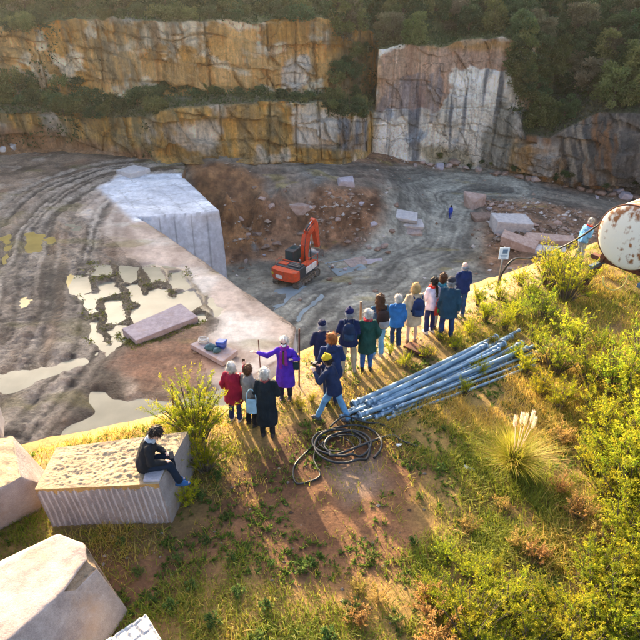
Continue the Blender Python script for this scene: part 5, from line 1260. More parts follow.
def person(loc, face, H, label, top=(.02, .03, .09), hem=.80, flare=1.0, legs=(.02, .03, .10), hair='white', style='short', arms=('front', 'front'), stance=(.10, .0), lean=0.0, look=0.0, nod=0.0,
           hat=None, scarf=None, bare=False, shoes=(.05, .04, .04), seated=False, skin=SKIN2, mask=None, collar=None, voxel=.0125, hood=False, step=None, group='visitors on the terrace', seed=0, glasses=False, vest=None):
    k = H / 1.72
    e = empty('person', loc, face); e.scale = (k, k, k); tag(e, label, 'person', group)
    lw, ly = stance
    if seated:
        hips = [Vector((s * .09, 0, .90)) for s in (-1, 1)]; knees = [Vector((s * .10, .42, .90)) for s in (-1, 1)]; ank = [Vector((s * .09, .50 + .05 * s, .47 + .03 * s)) for s in (-1, 1)]
    else:
        hips = [Vector((s * .088, 0, .90)) for s in (-1, 1)]
        ank = [Vector((s * lw, s * ly, .085)) for s in (-1, 1)]
        if step: ank = [Vector((s * .09 + (step[0] if s < 0 else step[2]), step[1] if s < 0 else step[3], .085)) for s in (-1, 1)]
        knees = [(h + a) / 2 + Vector((0, .035, .02)) for h, a in zip(hips, ank)]
    piv = Vector((0, 0, .93))
    def deform(bm):
        for v in bm.verts:
            w_ = min(1, max(0, (v.co.z - .84) / .32)); w_ = w_ * w_ * (3 - 2 * w_)
            if lean and not (seated and v.co.y > .25 and v.co.z < .98): v.co = piv + Matrix.Rotation(-lean * w_, 3, 'X') @ (v.co - piv)
    hc = Vector((0, .02, 1.605)); HR = Matrix.Rotation(look, 3, 'Z') @ Matrix.Rotation(-nod, 3, 'X'); nk = Vector((0, 0, 1.49))
    def headpt(x, y, z): return nk + HR @ (Vector((x, y, z)) - nk)
    def bent(p):
        p = Vector(p); w_ = min(1, max(0, (p.z - .84) / .32)); w_ = w_ * w_ * (3 - 2 * w_); return piv + Matrix.Rotation(-lean * w_, 3, 'X') @ (p - piv)
    A = {s: arm_pose(arms[0 if s < 0 else 1], s) for s in (-1, 1)}
    # --- body: one continuous surface
    bm = bmesh.new()
    b_ell(bm, headpt(0, .015, 1.625), (.076, .095, .098), HR); b_ell(bm, headpt(0, .04, 1.565), (.058, .065, .075), HR)
    b_capsule(bm, headpt(0, .105, 1.61), .012, headpt(0, .122, 1.585), .015, 8)
    for s in (-1, 1): b_ell(bm, headpt(s * .078, .0, 1.60), (.014, .022, .032), HR, 10)
    b_capsule(bm, (0, -.005, 1.40), .062, headpt(0, .0, 1.52), .055)
    b_loft(bm, [((0, 0, .86), .13, .09), ((0, 0, .98), .145, .10), ((0, 0, 1.15), .13, .09), ((0, .01, 1.3), .155, .10), ((0, 0, 1.40), .14, .075), ((0, 0, 1.45), .06, .05)], 14)
    for s in (-1, 1):
        S, E, W = A[s]
        b_capsule(bm, S - Vector((s * .06, 0, .02)), .06, S, .054); b_capsule(bm, S, .052, E, .042); b_capsule(bm, E, .042, W, .028)
        f = (W - E).normalized(); up = Vector((0, 0, 1)) if abs(f.z) < .8 else Vector((0, -1, 0)); sd = f.cross(up).normalized(); pn = sd.cross(f).normalized()
        pc = W + f * .05
        b_ell(bm, pc, (.022, .022, .022)); b_loft(bm, [(W + f * .005, .026, .020, (sd, pn)), (W + f * .04, .040, .018, (sd, pn)), (W + f * .085, .040, .016, (sd, pn))], 10)
        for q, (o_, l) in enumerate(((-.030, .060), (-.010, .072), (.010, .068), (.030, .052))):
            a = W + f * .078 + sd * o_; m_ = a + f * l * .55 - pn * .008; t_ = m_ + (f * .8 - pn * .6).normalized() * l * .5
            b_capsule(bm, a, .0095, m_, .009, 6); b_capsule(bm, m_, .009, t_, .0078, 6)
        a = W + f * .03 - sd * s * .030; m_ = a + (f * .6 - sd * s * .8).normalized() * .035; b_capsule(bm, a, .012, m_, .0105, 6); b_capsule(bm, m_, .0105, m_ + (f - pn * .3).normalized() * .03, .009, 6)
    for h, kn, an in zip(hips, knees, ank):
        b_capsule(bm, h, .082, kn, .052); b_capsule(bm, kn, .052, an, .036); b_capsule(bm, an - Vector((0, .01, .03)), .036, an + Vector((0, .15, -.055)), .027)
    deform(bm)
    remesh_obj('body', bm, skin, e, voxel, 2)
    # --- face
    for s in (-1, 1):
        bm = bmesh.new(); b_ell(bm, headpt(s * .030, .100, 1.618), (.011, .009, .007), None, 8); deform(bm); obj('eye', bm, EYEM, e)
    bm = bmesh.new(); b_ell(bm, headpt(0, .103, 1.548), (.022, .008, .006), HR, 8); deform(bm); obj('mouth', bm, LIPM, e)
    # --- trousers or bare legs
    if not bare:
        bm = bmesh.new()
        b_loft(bm, [((0, 0, .80), .155, .115), ((0, 0, .92), .165, .12), ((0, 0, 1.02), .15, .108)], 16)
        for h, kn, an in zip(hips, knees, ank): b_capsule(bm, h, .098, kn, .072); b_capsule(bm, kn, .072, an + Vector((0, 0, .03)), .062)
        deform(bm); remesh_obj('trousers', bm, cloth(legs), e, .015, 2, .026, 9, seed)
    for i, (an, s) in enumerate(zip(ank, (-1, 1))):
        bm = bmesh.new(); b_loft(bm, [(an + Vector((0, .05, -.085)), .045, .135), (an + Vector((0, .052, -.06)), .048, .138), (an + Vector((0, .03, -.015)), .044, .10), (an + Vector((0, -.01, .03)), .045, .055)], 14)
        if seated:
            pass
        obj('shoe', bm, cloth(shoes), e)
    # --- jacket or coat
    if top is not None:
        bm = bmesh.new()
        rings = [((0, 0, 1.475), .066, .064), ((0, -.005, 1.445), .10, .082), ((0, -.005, 1.40), .155, .105), ((0, 0, 1.30), .188, .145), ((0, 0, 1.12), .186, .145), ((0, 0, .97), .20, .152)]
        if hem < .9: rings.append(((0, 0, .88), .21 * (1 + .03 * flare), .16))
        rings.append(((0, 0, hem), .215 * (1 + .22 * flare * max(0, .95 - hem)), .162 * (1 + .30 * flare * max(0, .95 - hem))))
        if seated: rings = rings[:6] + [((0, .0, .84), .19, .145)]
        b_loft(bm, rings[::-1], 20)
        for s in (-1, 1):
            S, E, W = A[s]; b_capsule(bm, S - Vector((s * .05, 0, .015)), .078, S, .074); b_capsule(bm, S, .072, E, .064); b_capsule(bm, E, .064, E + (W - E) * .90, .050)
        if hood: b_ell(bm, (0, -.10, 1.43), (.125, .06, .10))
        deform(bm); remesh_obj('coat' if hem < .7 else 'jacket', bm, cloth(top), e, .0145, 2, .034, 7, seed)
    if vest:
        bm = bmesh.new(); b_loft(bm, [((0, .125, .80), .05, .03), ((0, .128, 1.1), .05, .03), ((0, .105, 1.40), .035, .03)], 10); deform(bm); obj('shirt_front', bm, cloth(vest), e)
    if collar:
        bm = bmesh.new(); b_loft(bm, [((0, 0, 1.40), .11, .10), ((0, .0, 1.45), .098, .09), ((0, .005, 1.50), .082, .08)], 16); deform(bm); remesh_obj('collar', bm, cloth(collar), e, .012, 2, .01, 14, seed)
    if scarf:
        bm = bmesh.new(); n = 14
        for k_ in range(n):
            a, b = 2 * math.pi * k_ / n, 2 * math.pi * (k_ + 1) / n
            b_capsule(bm, (math.cos(a) * .085, math.sin(a) * .085, 1.465 + .012 * math.sin(3 * a)), .034, (math.cos(b) * .085, math.sin(b) * .085, 1.465 + .012 * math.sin(3 * b)), .034, 8)
        for s in (-1, 1): b_loft(bm, [((s * .07, .155, .95 if s > 0 else 1.05), .045, .018), ((s * .06, .16, 1.2), .04, .02), ((s * .05, .11, 1.42), .038, .025)], 8)
        deform(bm); remesh_obj('scarf', bm, cloth(scarf), e, .013, 2, .012, 16, seed)
    # --- hair and hat
    if hair and hair != 'bald':
        bm = bmesh.new(); b_ell(bm, headpt(0, -.022, 1.652 if not hat else 1.61), (.103, .106, .100) if not hat else (.088, .095, .06), HR)
        if style == 'short': b_ell(bm, headpt(0, -.048, 1.60 if not hat else 1.575), (.100, .078, .098) if not hat else (.088, .06, .07), HR)
        if style in ('bob', 'long'):
            b_ell(bm, headpt(0, -.045, 1.575), (.115, .085, .118), HR)
            for s in (-1, 1): b_capsule(bm, headpt(s * .078, .01, 1.62), .028, headpt(s * .085, .01, 1.50), .026)
        if style == 'long': b_loft(bm, [(headpt(0, -.135, 1.22), .06, .025), (headpt(0, -.12, 1.32), .11, .045), (headpt(0, -.085, 1.46), .115, .06), (headpt(0, -.06, 1.6), .095, .06)], 14)
        if style == 'tail': b_ell(bm, headpt(0, -.045, 1.60), (.085, .065, .085), HR); b_loft(bm, [(headpt(.03, -.16, 1.20), .02, .02), (headpt(.03, -.15, 1.35), .035, .03), (headpt(0, -.13, 1.55), .035, .035)], 10)
        deform(bm); remesh_obj('hair', bm, hairm(HAIRC[hair]), e, .012, 1, .030, 30, seed)
    elif hair == 'bald':
        bm = bmesh.new()
        for s in (-1, 1): b_ell(bm, headpt(s * .07, -.03, 1.60), (.014, .05, .035), HR, 10)
        b_ell(bm, headpt(0, -.075, 1.59), (.06, .02, .035), HR, 10); deform(bm); remesh_obj('hair', bm, hairm(HAIRC['grey']), e, .01, 1, .004, 26, seed)
    if hat:
        kind, col = hat; bm = bmesh.new()
        ax = (HR @ Vector((1, 0, 0)), HR @ Vector((0, 1, 0)))
        b_loft(bm, [(headpt(0, -.005, 1.635), .099, .115, ax), (headpt(0, -.005, 1.67), .103, .118, ax), (headpt(0, -.01, 1.72), .085, .097, ax), (headpt(0, -.01, 1.752), .045, .052, ax), (headpt(0, -.01, 1.76), .01, .01, ax)], 18)
        deform(bm); h_ = remesh_obj(kind, bm, cloth(col), e, .012, 2, .006, 18, seed)
        if kind == 'cap':
            bm = bmesh.new(); b_hull(bm, [headpt(x, y, z) for x, y, z in ((-.08, .07, 1.655), (.08, .07, 1.655), (-.06, .17, 1.635), (.06, .17, 1.635), (-.08, .07, 1.665), (.08, .07, 1.665), (-.06, .17, 1.645), (.06, .17, 1.645), (0, .19, 1.64))]); deform(bm); obj('visor', bm, cloth(col), e)
        if kind == 'beanie':
            bm = bmesh.new(); b_ell(bm, headpt(0, -.01, 1.775), (.022, .022, .02), None, 10); deform(bm); obj('bobble', bm, cloth(col), e)
    if mask:
        bm = bmesh.new(); b_loft(bm, [(headpt(0, .06, 1.525), .035, .05), (headpt(0, .062, 1.555), .055, .066), (headpt(0, .065, 1.592), .055, .064)], 14); deform(bm); obj('face_mask', bm, cloth(mask), e)
    if glasses:
        bm = bmesh.new(); b_loft(bm, [(headpt(0, .062, 1.605), .066, .055), (headpt(0, .062, 1.63), .066, .055)], 14); deform(bm); obj('sunglasses', bm, cloth((.02, .02, .025), .2), e)
    M = Matrix.Translation(Vector(loc)) @ Matrix.Rotation(face, 4, 'Z') @ Matrix.Diagonal((k, k, k, 1))
    return e, M, A, bent, k
def solveH(fx, fy, hy, z=0.0):
    p = G(fx, fy, z); lo, hi = 1.0, 2.4
    for _ in range(30):
        m = (lo + hi) / 2; r = float(proj(np.array([p.x]), np.array([p.y]), np.array([z + m]))[1][0])
        if r > hy: lo = m
        else: hi = m
    return lo
def bag(M, k, face, base, label, kind='backpack', col=(.02, .025, .05), col2=None, w=.28, h=.42, d=.15, strap=True):
    b = M @ Vector(base); e = empty(kind, b, face); e.scale = (k, k, k); tag(e, label, 'backpack' if kind == 'backpack' else 'bag')
    bm = bmesh.new()
    if kind == 'backpack':
        b_loft(bm, [((0, 0, 0), w * .42, d * .42), ((0, 0, .03), w * .5, d * .5), ((0, 0, h * .6), w * .5, d * .5), ((0, .01, h * .9), w * .42, d * .42), ((0, .02, h), w * .25, d * .25)], 14)
        deformed = bm; remesh_obj('main_compartment', bm, cloth(col), e, .014, 3, .01, 10)
        bm = bmesh.new(); b_loft(bm, [((0, -d * .5, .04), w * .34, d * .16), ((0, -d * .52, .08), w * .38, d * .22), ((0, -d * .5, h * .45), w * .36, d * .18)], 12); obj('front_pocket', bm, cloth(col2 or col), e)
        for s in (-1, 1):
            bm = bmesh.new(); b_tube(bm, smoothline([(s * w * .32, d * .45, h * .95), (s * w * .36, d * .9, h * 1.08), (s * w * .40, d * 1.75, h * .92), (s * w * .46, d * 1.7, h * .5), (s * w * .5, d * .4, h * .18)], 4), .016, 6); obj('strap', bm, cloth(col), e)
        bm = bmesh.new(); b_tube(bm, [(-.05, d * .2, h * .95), (-.03, d * .15, h * 1.06), (.03, d * .15, h * 1.06), (.05, d * .2, h * .95)], .01, 6); obj('grab_handle', bm, cloth(col), e)
    else:
        b_loft(bm, [((0, 0, 0), w * .5, d * .5), ((0, 0, h * .5), w * .52, d * .45), ((0, 0, h), w * .46, d * .22)], 14); remesh_obj('pouch', bm, cloth(col), e, .014, 3, .012, 10)
        if col2:
            bm = bmesh.new(); b_loft(bm, [((0, -d * .44, h * .3), w * .3, d * .12), ((0, -d * .42, h * .75), w * .3, d * .1)], 10); obj('patch', bm, cloth(col2), e)
        bm = bmesh.new(); b_tube(bm, smoothline([(-w * .4, 0, h * .92), (-w * .3, .0, h + .16), (0, .0, h + .26), (w * .3, .0, h + .16), (w * .4, 0, h * .92)], 4), .012, 6); obj('handle', bm, cloth(col), e)
    return e
def phone_(M, k, face, A, bent, label, s=1, cam=False):
    W = bent(A[s][2] + (A[s][2] - A[s][1]).normalized() * .09 + Vector((-s * .02, .01, .01))); e = obj('camera' if cam else 'phone', (lambda bm: (b_box(bm, (0, 0, 0), (.12, .07, .08) if cam else (.075, .012, .145), None, .006), b_tube(bm, [(0, .03, 0), (0, .10, 0)], .033, 12) if cam else None, bm)[-1])(bmesh.new()), EYEM, None, M @ W, (0, 0, face))
    e.scale = (k, k, k); return tag(e, label, 'camera' if cam else 'phone')
NAVY = (.012, .018, .055); JEAN = (.035, .10, .26); LJEAN = (.13, .29, .48); BLACK = (.012, .014, .018)
def stand(fx, fy, hy, face, label, **kw):
    p = terpt(fx, fy); H = min(1.82, max(1.45, solveH(fx, fy, hy, p.z))); return person((p.x, p.y, p.z + .005), R(face), H, label, **kw)

r = stand(236, 421, 363, -12, 'person in burgundy coat with white hair raising a phone', top=(.30, .012, .04), hem=.62, flare=1.6, legs=(.02, .03, .10), hair='white', style='bob', arms=('pocket', 'up'), shoes=(.6, .55, .52), seed=1)
phone_(r[1], r[4], R(-12), r[2], r[3], 'black phone held up by the person in burgundy', 1)
r = stand(252, 425, 369, -38, 'person in grey jacket turned towards the purple coat', top=(.22, .20, .19), hem=.78, legs=BLACK, hair='brown', style='short', arms=('front', 'hip'), collar=(.30, .28, .27), glasses=False, seed=2)
r = stand(268, 436, 369, -4, 'white haired person in long black coat seen from behind', top=(.010, .016, .022), hem=.36, flare=.5, legs=BLACK, hair='white', style='short', arms=('front', 'front'), collar=(.3, .05, .05), seed=3)
bag(r[1], r[4], R(-4), (-.30, -.02, .62), 'pale blue tote bag hanging at the black coat', 'tote_bag', (.33, .50, .60), None, .26, .34, .10)
r = stand(286, 398, 338, 172, 'person in long purple coat facing the group with an arm stretched out', top=(.085, .025, .42), hem=.42, flare=1.3, legs=(.02, .02, .05), hair='white', style='short', arms=('hip', 'point'), mask=(.75, .76, .8), scarf=(.22, .02, .30), vest=(.10, .07, .03), glasses=True, shoes=(.05, .05, .06), seed=4)
bag(r[1], r[4], R(172), (-.27, .02, .88), 'small dark shoulder bag at the purple coat', 'shoulder_bag', (.02, .05, .06), None, .16, .20, .08)
stand(322, 381, 321, 8, 'person in navy jacket and dark cap half hidden behind the others', top=NAVY, hem=.80, legs=NAVY, hair='grey', style='short', hat=('cap', (.010, .015, .05)), arms=('front', 'front'), seed=5)
stand(331, 404, 334, 6, 'ginger haired person in plain navy jacket', top=(.012, .028, .095), hem=.72, legs=(.02, .03, .07), hair='ginger', style='short', arms=('front', 'front'), hood=True, collar=(.05, .12, .22), seed=6)
r = stand(334, 421, 357, 62, 'person in yellow beanie striding and taking a photograph', top=(.012, .022, .06), hem=.82, legs=LJEAN, hair='dark', style='short', hat=('beanie', (.62, .42, .02)), arms=('phone', 'phone'), step=(-.02, .34, .02, -.30), lean=.28, shoes=(.1, .1, .12), seed=7)
phone_(r[1], r[4], R(62), r[2], r[3], 'camera held by the person in the yellow beanie', 1, True)
r = stand(348, 373, 309, -4, 'tall person in navy jacket, khaki trousers and navy beanie', top=(.012, .022, .075), hem=.80, legs=(.36, .31, .22), hair='grey', style='short', hat=('beanie', (.010, .012, .07)), arms=('front', 'front'), shoes=(.45, .35, .25), stance=(.14, .05), seed=8)
bag(r[1], r[4], R(-4), (0, -.20, 1.02), 'dark navy backpack on the person in the navy beanie', 'backpack', (.015, .03, .07), (.02, .05, .10))
stand(366, 370, 310, 4, 'white haired person in dark green coat and red scarf', top=(.012, .055, .045), hem=.55, flare=.8, legs=JEAN, hair='white', style='short', scarf=(.45, .015, .04), arms=('pocket', 'pocket'), shoes=(.03, .03, .03), seed=9)
r = stand(377, 357, 295, 12, 'person with long brown hair and light blue jeans', top=(.04, .10, .17), hem=.86, legs=(.15, .33, .50), hair='brown', style='long', arms=('front', 'front'), shoes=(.35, .33, .3), seed=10)
bag(r[1], r[4], R(12), (.03, -.22, .95), 'brown black backpack with pale print on the long haired person', 'backpack', (.035, .022, .020), (.30, .28, .27), .32, .46, .17)
stand(395, 348, 296, 14, 'white haired person in bright blue hooded jacket', top=(.03, .14, .37), hem=.76, legs=(.02, .04, .09), hair='white', style='short', hood=True, arms=('front', 'down'), shoes=(.25, .2, .15), seed=11)
r = stand(411, 343, 284, 6, 'blonde person in beige coat with bare legs', top=(.52, .37, .24), hem=.58, flare=1.0, bare=True, hair='blonde', style='bob', collar=(.66, .64, .62), arms=('front', 'down'), shoes=(.3, .18, .1), seed=12)
bag(r[1], r[4], R(6), (.06, -.22, .93), 'navy backpack on the beige coat', 'backpack', (.015, .03, .09), (.02, .045, .12), .32, .46, .16)
r = stand(429, 333, 278, 28, 'dark haired person in lilac white jacket and red scarf', top=(.62, .56, .68), hem=.80, legs=(.02, .03, .10), hair='dark', style='tail', scarf=(.60, .03, .02), arms=('front', 'pocket'), shoes=(.66, .64, .62), seed=13)
bag(r[1], r[4], R(28), (.06, -.24, .70), 'colourful red and green patterned bag beside the lilac jacket', 'shoulder_bag', (.42, .03, .02), (.10, .32, .05), .28, .27, .10)
stand(438, 329, 274, -6, 'brown haired person in teal top and beige trousers behind the navy coat', top=(.03, .16, .26), hem=.80, legs=(.45, .38, .28), hair='brown', style='bob', arms=('front', 'front'), collar=(.05, .30, .42), seed=14)
stand(445, 339, 278, -14, 'broad person in dark teal coat and flat dark cap', top=(.015, .05, .085), hem=.66, flare=.4, legs=(.02, .04, .12), hair='grey', style='short', hat=('cap', (.03, .03, .04)), arms=('down', 'down'), stance=(.13, .06), seed=15)
stand(459, 317, 263, 10, 'bald person in navy jacket standing closest to the notice board', top=(.012, .025, .095), hem=.84, legs=(.03, .07, .17), hair='bald', arms=('front', 'front'), shoes=(.2, .18, .17), collar=(.02, .04, .12), seed=16)
stand(578, 263, 222, -70, 'person in light blue shirt bending beside the rusty tank', top=(.12, .30, .55), hem=.86, legs=(.30, .32, .36), hair='grey', style='short', arms=('front', 'front'), lean=.3, scarf=(.55, .04, .03), seed=17)
# seated on the fluted block
person((-2.90, 7.98, .985 - .80), R(-82), 1.66, 'person in black jacket sitting on the fluted block looking at a phone', top=(.014, .016, .020), hem=.84, legs=(.010, .018, .035), hair='dark', style='short', arms=('lap', 'lap'), seated=True, lean=.32, nod=.55, collar=(.40, .44, .50), shoes=(.03, .10, .26), seed=18, group=None)
o = obj('phone', (lambda bm: (b_box(bm, (0, 0, 0), (.075, .145, .012), None, .005), bm)[-1])(bmesh.new()), EYEM, None, (-2.44, 8.0, 1.22), (.3, .2, .4)); tag(o, 'phone in the hands of the seated person', 'phone')
pp = pitpt(450, 219)
person((pp.x, pp.y, pp.z), R(20), 1.75, 'tiny person in blue overalls standing on the haul road bend', top=(.01, .05, .42), hem=.8, legs=(.01, .04, .30), hair='dark', arms=('down', 'down'), voxel=.03, group=None, seed=19)
flush_queue()
# ================================================================ plants
def leaf_cloud(pos, dirs, length, width, cols, fold=.25, rnd=nrng):
    """arrays of leaves: two triangles each, with a bend along the midrib. returns verts, faces, colours"""
    n = len(pos); d = dirs / (np.linalg.norm(dirs, axis=1)[:, None] + 1e-9)
    a = rnd.normal(size=(n, 3)); s = np.cross(d, a); s /= np.linalg.norm(s, axis=1)[:, None] + 1e-9; u = np.cross(s, d)
    L = np.asarray(length)[:, None] if np.ndim(length) else length; Wd = np.asarray(width)[:, None] if np.ndim(width) else width
    v0 = pos; v1 = pos + d * L * .5 + s * Wd * .5 + u * Wd * fold; v2 = pos + d * L; v3 = pos + d * L * .5 - s * Wd * .5 + u * Wd * fold
    V = np.stack([v0, v1, v2, v3], 1).reshape(-1, 3); i = np.arange(n)[:, None] * 4
    F = np.concatenate([i + np.array([[0, 1, 2]]), i + np.array([[0, 2, 3]])]); C = np.repeat(cols, 4, 0); return V, F, C
def blades(pos, height, width, lean, cols, segs=2, rnd=nrng):
    """grass blades: tapered bent strips"""
    n = len(pos); a = rnd.uniform(0, 2 * np.pi, n); ld = np.stack([np.cos(a), np.sin(a), 0 * a], 1); sd = np.stack([-np.sin(a), np.cos(a), 0 * a], 1)
    b = rnd.uniform(0, 2 * np.pi, n)
    V = []
    for k in range(segs + 1):
        t = k / segs; c = pos + np.stack([0 * a, 0 * a, height * t * (1 - .25 * lean * t)], 1) + ld * (height * lean * t ** 1.8)[:, None]
        w = width * (1 - t) ** .7
        if k < segs: V += [c - sd * (w / 2)[:, None], c + sd * (w / 2)[:, None]]
        else: V.append(c)
    m = 2 * segs + 1; V = np.stack(V, 1).reshape(-1, 3); i = np.arange(n)[:, None] * m
    F = []
    for k in range(segs - 1): F.append(i + np.array([[2 * k, 2 * k + 1, 2 * k + 3]])); F.append(i + np.array([[2 * k, 2 * k + 3, 2 * k + 2]]))
    F.append(i + np.array([[2 * segs - 2, 2 * segs - 1, 2 * segs]])); return V, np.concatenate(F), np.repeat(cols, m, 0)
M_GRASS = mat_leaf('grass_blade', .55, .6, None, .0); M_LEAF = mat_leaf('shrub_leaf', .62, .55, None, .25); M_FAR = mat_leaf('far_foliage', .4, .7, None, .3)
M_BARK = mat_plain('bark', (.13, .09, .06), .9, 0, .4, 8, .6, 30)

# ---- terrace turf
def turf():
    n = 550000
    # sample in view wedge of the terrace, denser near the camera
    y = 3.6 + 19 * nrng.random(n) ** 1.15; x = (nrng.random(n) * 2.12 - 1) * (2.9 + y * .60)
    d = edge_y(x) - y
    ok = d > -.05; x, y, d = x[ok], y[ok], d[ok]
    n1 = fbm(x * .9, y * .9, 0, 4, 601); n2 = fbm(x * 3, y * 3, 0, 3, 602); n3 = fbm(x * .35 + 7, y * .35, 0, 3, 603)
    dirt = mask(x, y, DIRT, .6, .9, .8); rim = mask(x, y, RIM, .3, .5, .8); sunny = mask(x, y, SUNNY, 1.0, .8, .6); riml = mask(x, y, RIML, .3, .3, .8)
    dens = np.clip(.42 + .9 * n1 + .7 * n2, 0, 1) * (1 - .93 * dirt) * (1 - .72 * rim) + .05 * (n2 > .1); dens = np.clip(dens * (1 + .5 * sunny) + .25 * riml, 0, 1)
    for q in bb_blocks: dens = dens * (sdpoly(x, y, q)[0] > .0)
    k = nrng.random(len(x)) < dens; x, y, n1, n2, n3, dirt, rim, sunny, riml = [q[k] for q in (x, y, n1, n2, n3, dirt, rim, sunny, riml)]
    m = len(x); z = terr_h(x, y)
    straw = np.clip(.30 + .8 * n3 + .5 * riml + .6 * rim + .34 * sunny + .5 * (nrng.random(m) - .5), 0, 1)
    g = mix((.10, .16, .015), (.28, .30, .025), nrng.random(m)); s_ = mix((.55, .33, .05), (.70, .48, .15), nrng.random(m)); c = mix(g, s_, np.where(straw > .5, .9, straw * .5))
    h = (.055 + .12 * nrng.random(m) ** 2 + .10 * np.clip(n1 + .2, 0, 1) * nrng.random(m)) * (1 + .45 * sunny) * (1 - .35 * rim)
    return blades(np.stack([x, y, z - .01], 1), h, .010 + .010 * nrng.random(m), .3 + .9 * nrng.random(m), c, 2)
bb_blocks = [[(-4.5, 7.5), (-2.5, 7.6), (-2.35, 8.9), (-4.6, 8.7)], [(p[0], p[1]) for p in (tuple(G(129, 612, 0)), tuple(G(102, 650, 0)), tuple(G(30, 740, 0)), tuple(G(-160, 640, 0)), tuple(G(40, 560, 0)))]]
V, F, C = turf(); o = obj('grass', np_mesh('grass', V, F, C, False), M_GRASS); tag(o, 'short green and straw coloured grass covering the terrace', 'grass', kind='stuff')
# low broadleaf weeds
def weeds():
    n = 19000; y = 3.8 + 15 * nrng.random(n) ** 1.2; x = (nrng.random(n) * 2 - 1) * (2.9 + y * .58); ok = edge_y(x) - y > .15
    x, y = x[ok], y[ok]; nn = fbm(x * 1.3, y * 1.3, 0, 4, 611); dirt = mask(x, y, DIRT, .6, .9, .8)
    k = (nn + .25 * (nrng.random(len(x)) - .5)) > .02 + .12 * dirt
    for q in bb_blocks: k &= sdpoly(x, y, q)[0] > .0
    x, y = x[k], y[k]; m = len(x); P, D, Lg, Wd, Cc = [], [], [], [], []
    z = terr_h(x, y)
    for j in range(7):
        a = nrng.random(m) * 6.28; el = .25 + .7 * nrng.random(m)
        P.append(np.stack([x, y, z], 1)); D.append(np.stack([np.cos(a) * np.cos(el), np.sin(a) * np.cos(el), np.sin(el)], 1)); Lg.append(.035 + .075 * nrng.random(m)); Wd.append(.014 + .024 * nrng.random(m))
        Cc.append(mix((.05, .11, .02), (.17, .25, .04), nrng.random(m)))
    return leaf_cloud(np.concatenate(P), np.concatenate(D), np.concatenate(Lg), np.concatenate(Wd), np.concatenate(Cc))
V, F, C = weeds(); o = obj('weeds', np_mesh('weeds', V, F, C, False), M_GRASS); tag(o, 'low broad leaved weeds scattered over the dirt', 'weeds', kind='stuff')
# pebbles and clods
def clods():
    n = 2600; y = 3.8 + 13 * nrng.random(n) ** 1.1; x = (nrng.random(n) * 2 - 1) * (2.9 + y * .58); k = (edge_y(x) - y > .2) & (mask(x, y, DIRT, .6, 1.2, .8) + mask(x, y, RIM, .3, .6) + .12 > nrng.random(n))
    x, y = x[k], y[k]; z = terr_h(x, y); m = len(x); s = .008 + .03 * nrng.random(m) ** 3
    o8 = np.array([(1, 0, 0), (-1, 0, 0), (0, 1, 0), (0, -1, 0), (0, 0, 1), (0, 0, -1)], float)
    V = np.stack([x, y, z + s * .2], 1)[:, None] + o8[None] * s[:, None, None] * (.7 + .6 * nrng.random((m, 6, 1))) * np.array([1.2, 1, .7]); i = np.arange(m)[:, None] * 6
    F = np.concatenate([i + np.array([t]) for t in ((0, 2, 4), (2, 1, 4), (1, 3, 4), (3, 0, 4), (2, 0, 5), (1, 2, 5), (3, 1, 5), (0, 3, 5))])
    c = mix((.12, .07, .045), (.36, .29, .23), nrng.random(m)); return V.reshape(-1, 3), F, np.repeat(c, 6, 0)
V, F, C = clods(); o = obj('pebbles', np_mesh('pebbles', V, F, C, False), M_SOIL); tag(o, 'small stones and clods strewn on the dirt', 'pebbles', kind='stuff')

# ---- shrubs: stems with sprigs of small leaves
def shrub_proto(seed, h, rad, nst, nleaf, pal, upright=.6, leaf=(.05, .016), spiky=True):
    r = np.random.default_rng(seed); bmx = bmesh.new(); P, D, Lg, Cc = [], [], [], []
    for i in range(nst):
        a = r.uniform(0, 6.28); rr = rad * r.uniform(.2, 1) ** .7; hh = h * (1 - .45 * (rr / rad) ** 2) * r.uniform(.65, 1.1)
        base = np.array([math.cos(a) * rr * .25, math.sin(a) * rr * .25, 0]); tip = np.array([math.cos(a) * rr, math.sin(a) * rr, hh])
        mid = base * .45 + tip * .55; mid[:2] = base[:2] + (tip[:2] - base[:2]) * (1 - upright) ; mid[2] = hh * .6
        ts = np.linspace(0, 1, 7); cv = np.array([(1 - t) ** 2 * base + 2 * t * (1 - t) * mid + t * t * tip for t in ts])
        b_tube(bmx, [tuple(c) for c in cv], [.014 * h * (1 - .8 * t) + .002 for t in ts], 4, cap=False)
        # side sprigs
        for s in range(r.integers(4, 8)):
            t0 = r.uniform(.25, 1.0); o = np.array([np.interp(t0, ts, cv[:, k]) for k in range(3)]); dv = np.array([r.normal(), r.normal(), r.uniform(.3, 1.3)]); dv /= np.linalg.norm(dv); ln = h * r.uniform(.16, .34)
            if t0 > .9: dv = (tip - mid); dv /= np.linalg.norm(dv)
            q = int(nleaf * r.uniform(.7, 1.3)); tt = r.random(q); pts = o + dv * (tt * ln)[:, None] + r.normal(size=(q, 3)) * .008
            la = r.normal(size=(q, 3)); ld = la / np.linalg.norm(la, axis=1)[:, None] * .9 + dv * .8
            P.append(pts); D.append(ld); Lg.append(leaf[0] * r.uniform(.6, 1.3, q)); base_c = mix(pal[0], pal[1], np.full(q, r.random())); Cc.append(np.clip(mix(base_c, np.broadcast_to(pal[2], (q, 3)), np.clip(tt ** 2 * r.uniform(.2, .9), 0, 1)), 0, 1))
    P = np.concatenate(P); V, F, C = leaf_cloud(P, np.concatenate(D), np.concatenate(Lg), leaf[1], np.concatenate(Cc), .2, r)
    lm = np_mesh('foliage', V, F, C, False); lm.materials.append(M_LEAF)
    sm = bpy.data.meshes.new('stems'); bmx.to_mesh(sm); bmx.free(); sm.materials.append(M_BARK); return lm, sm
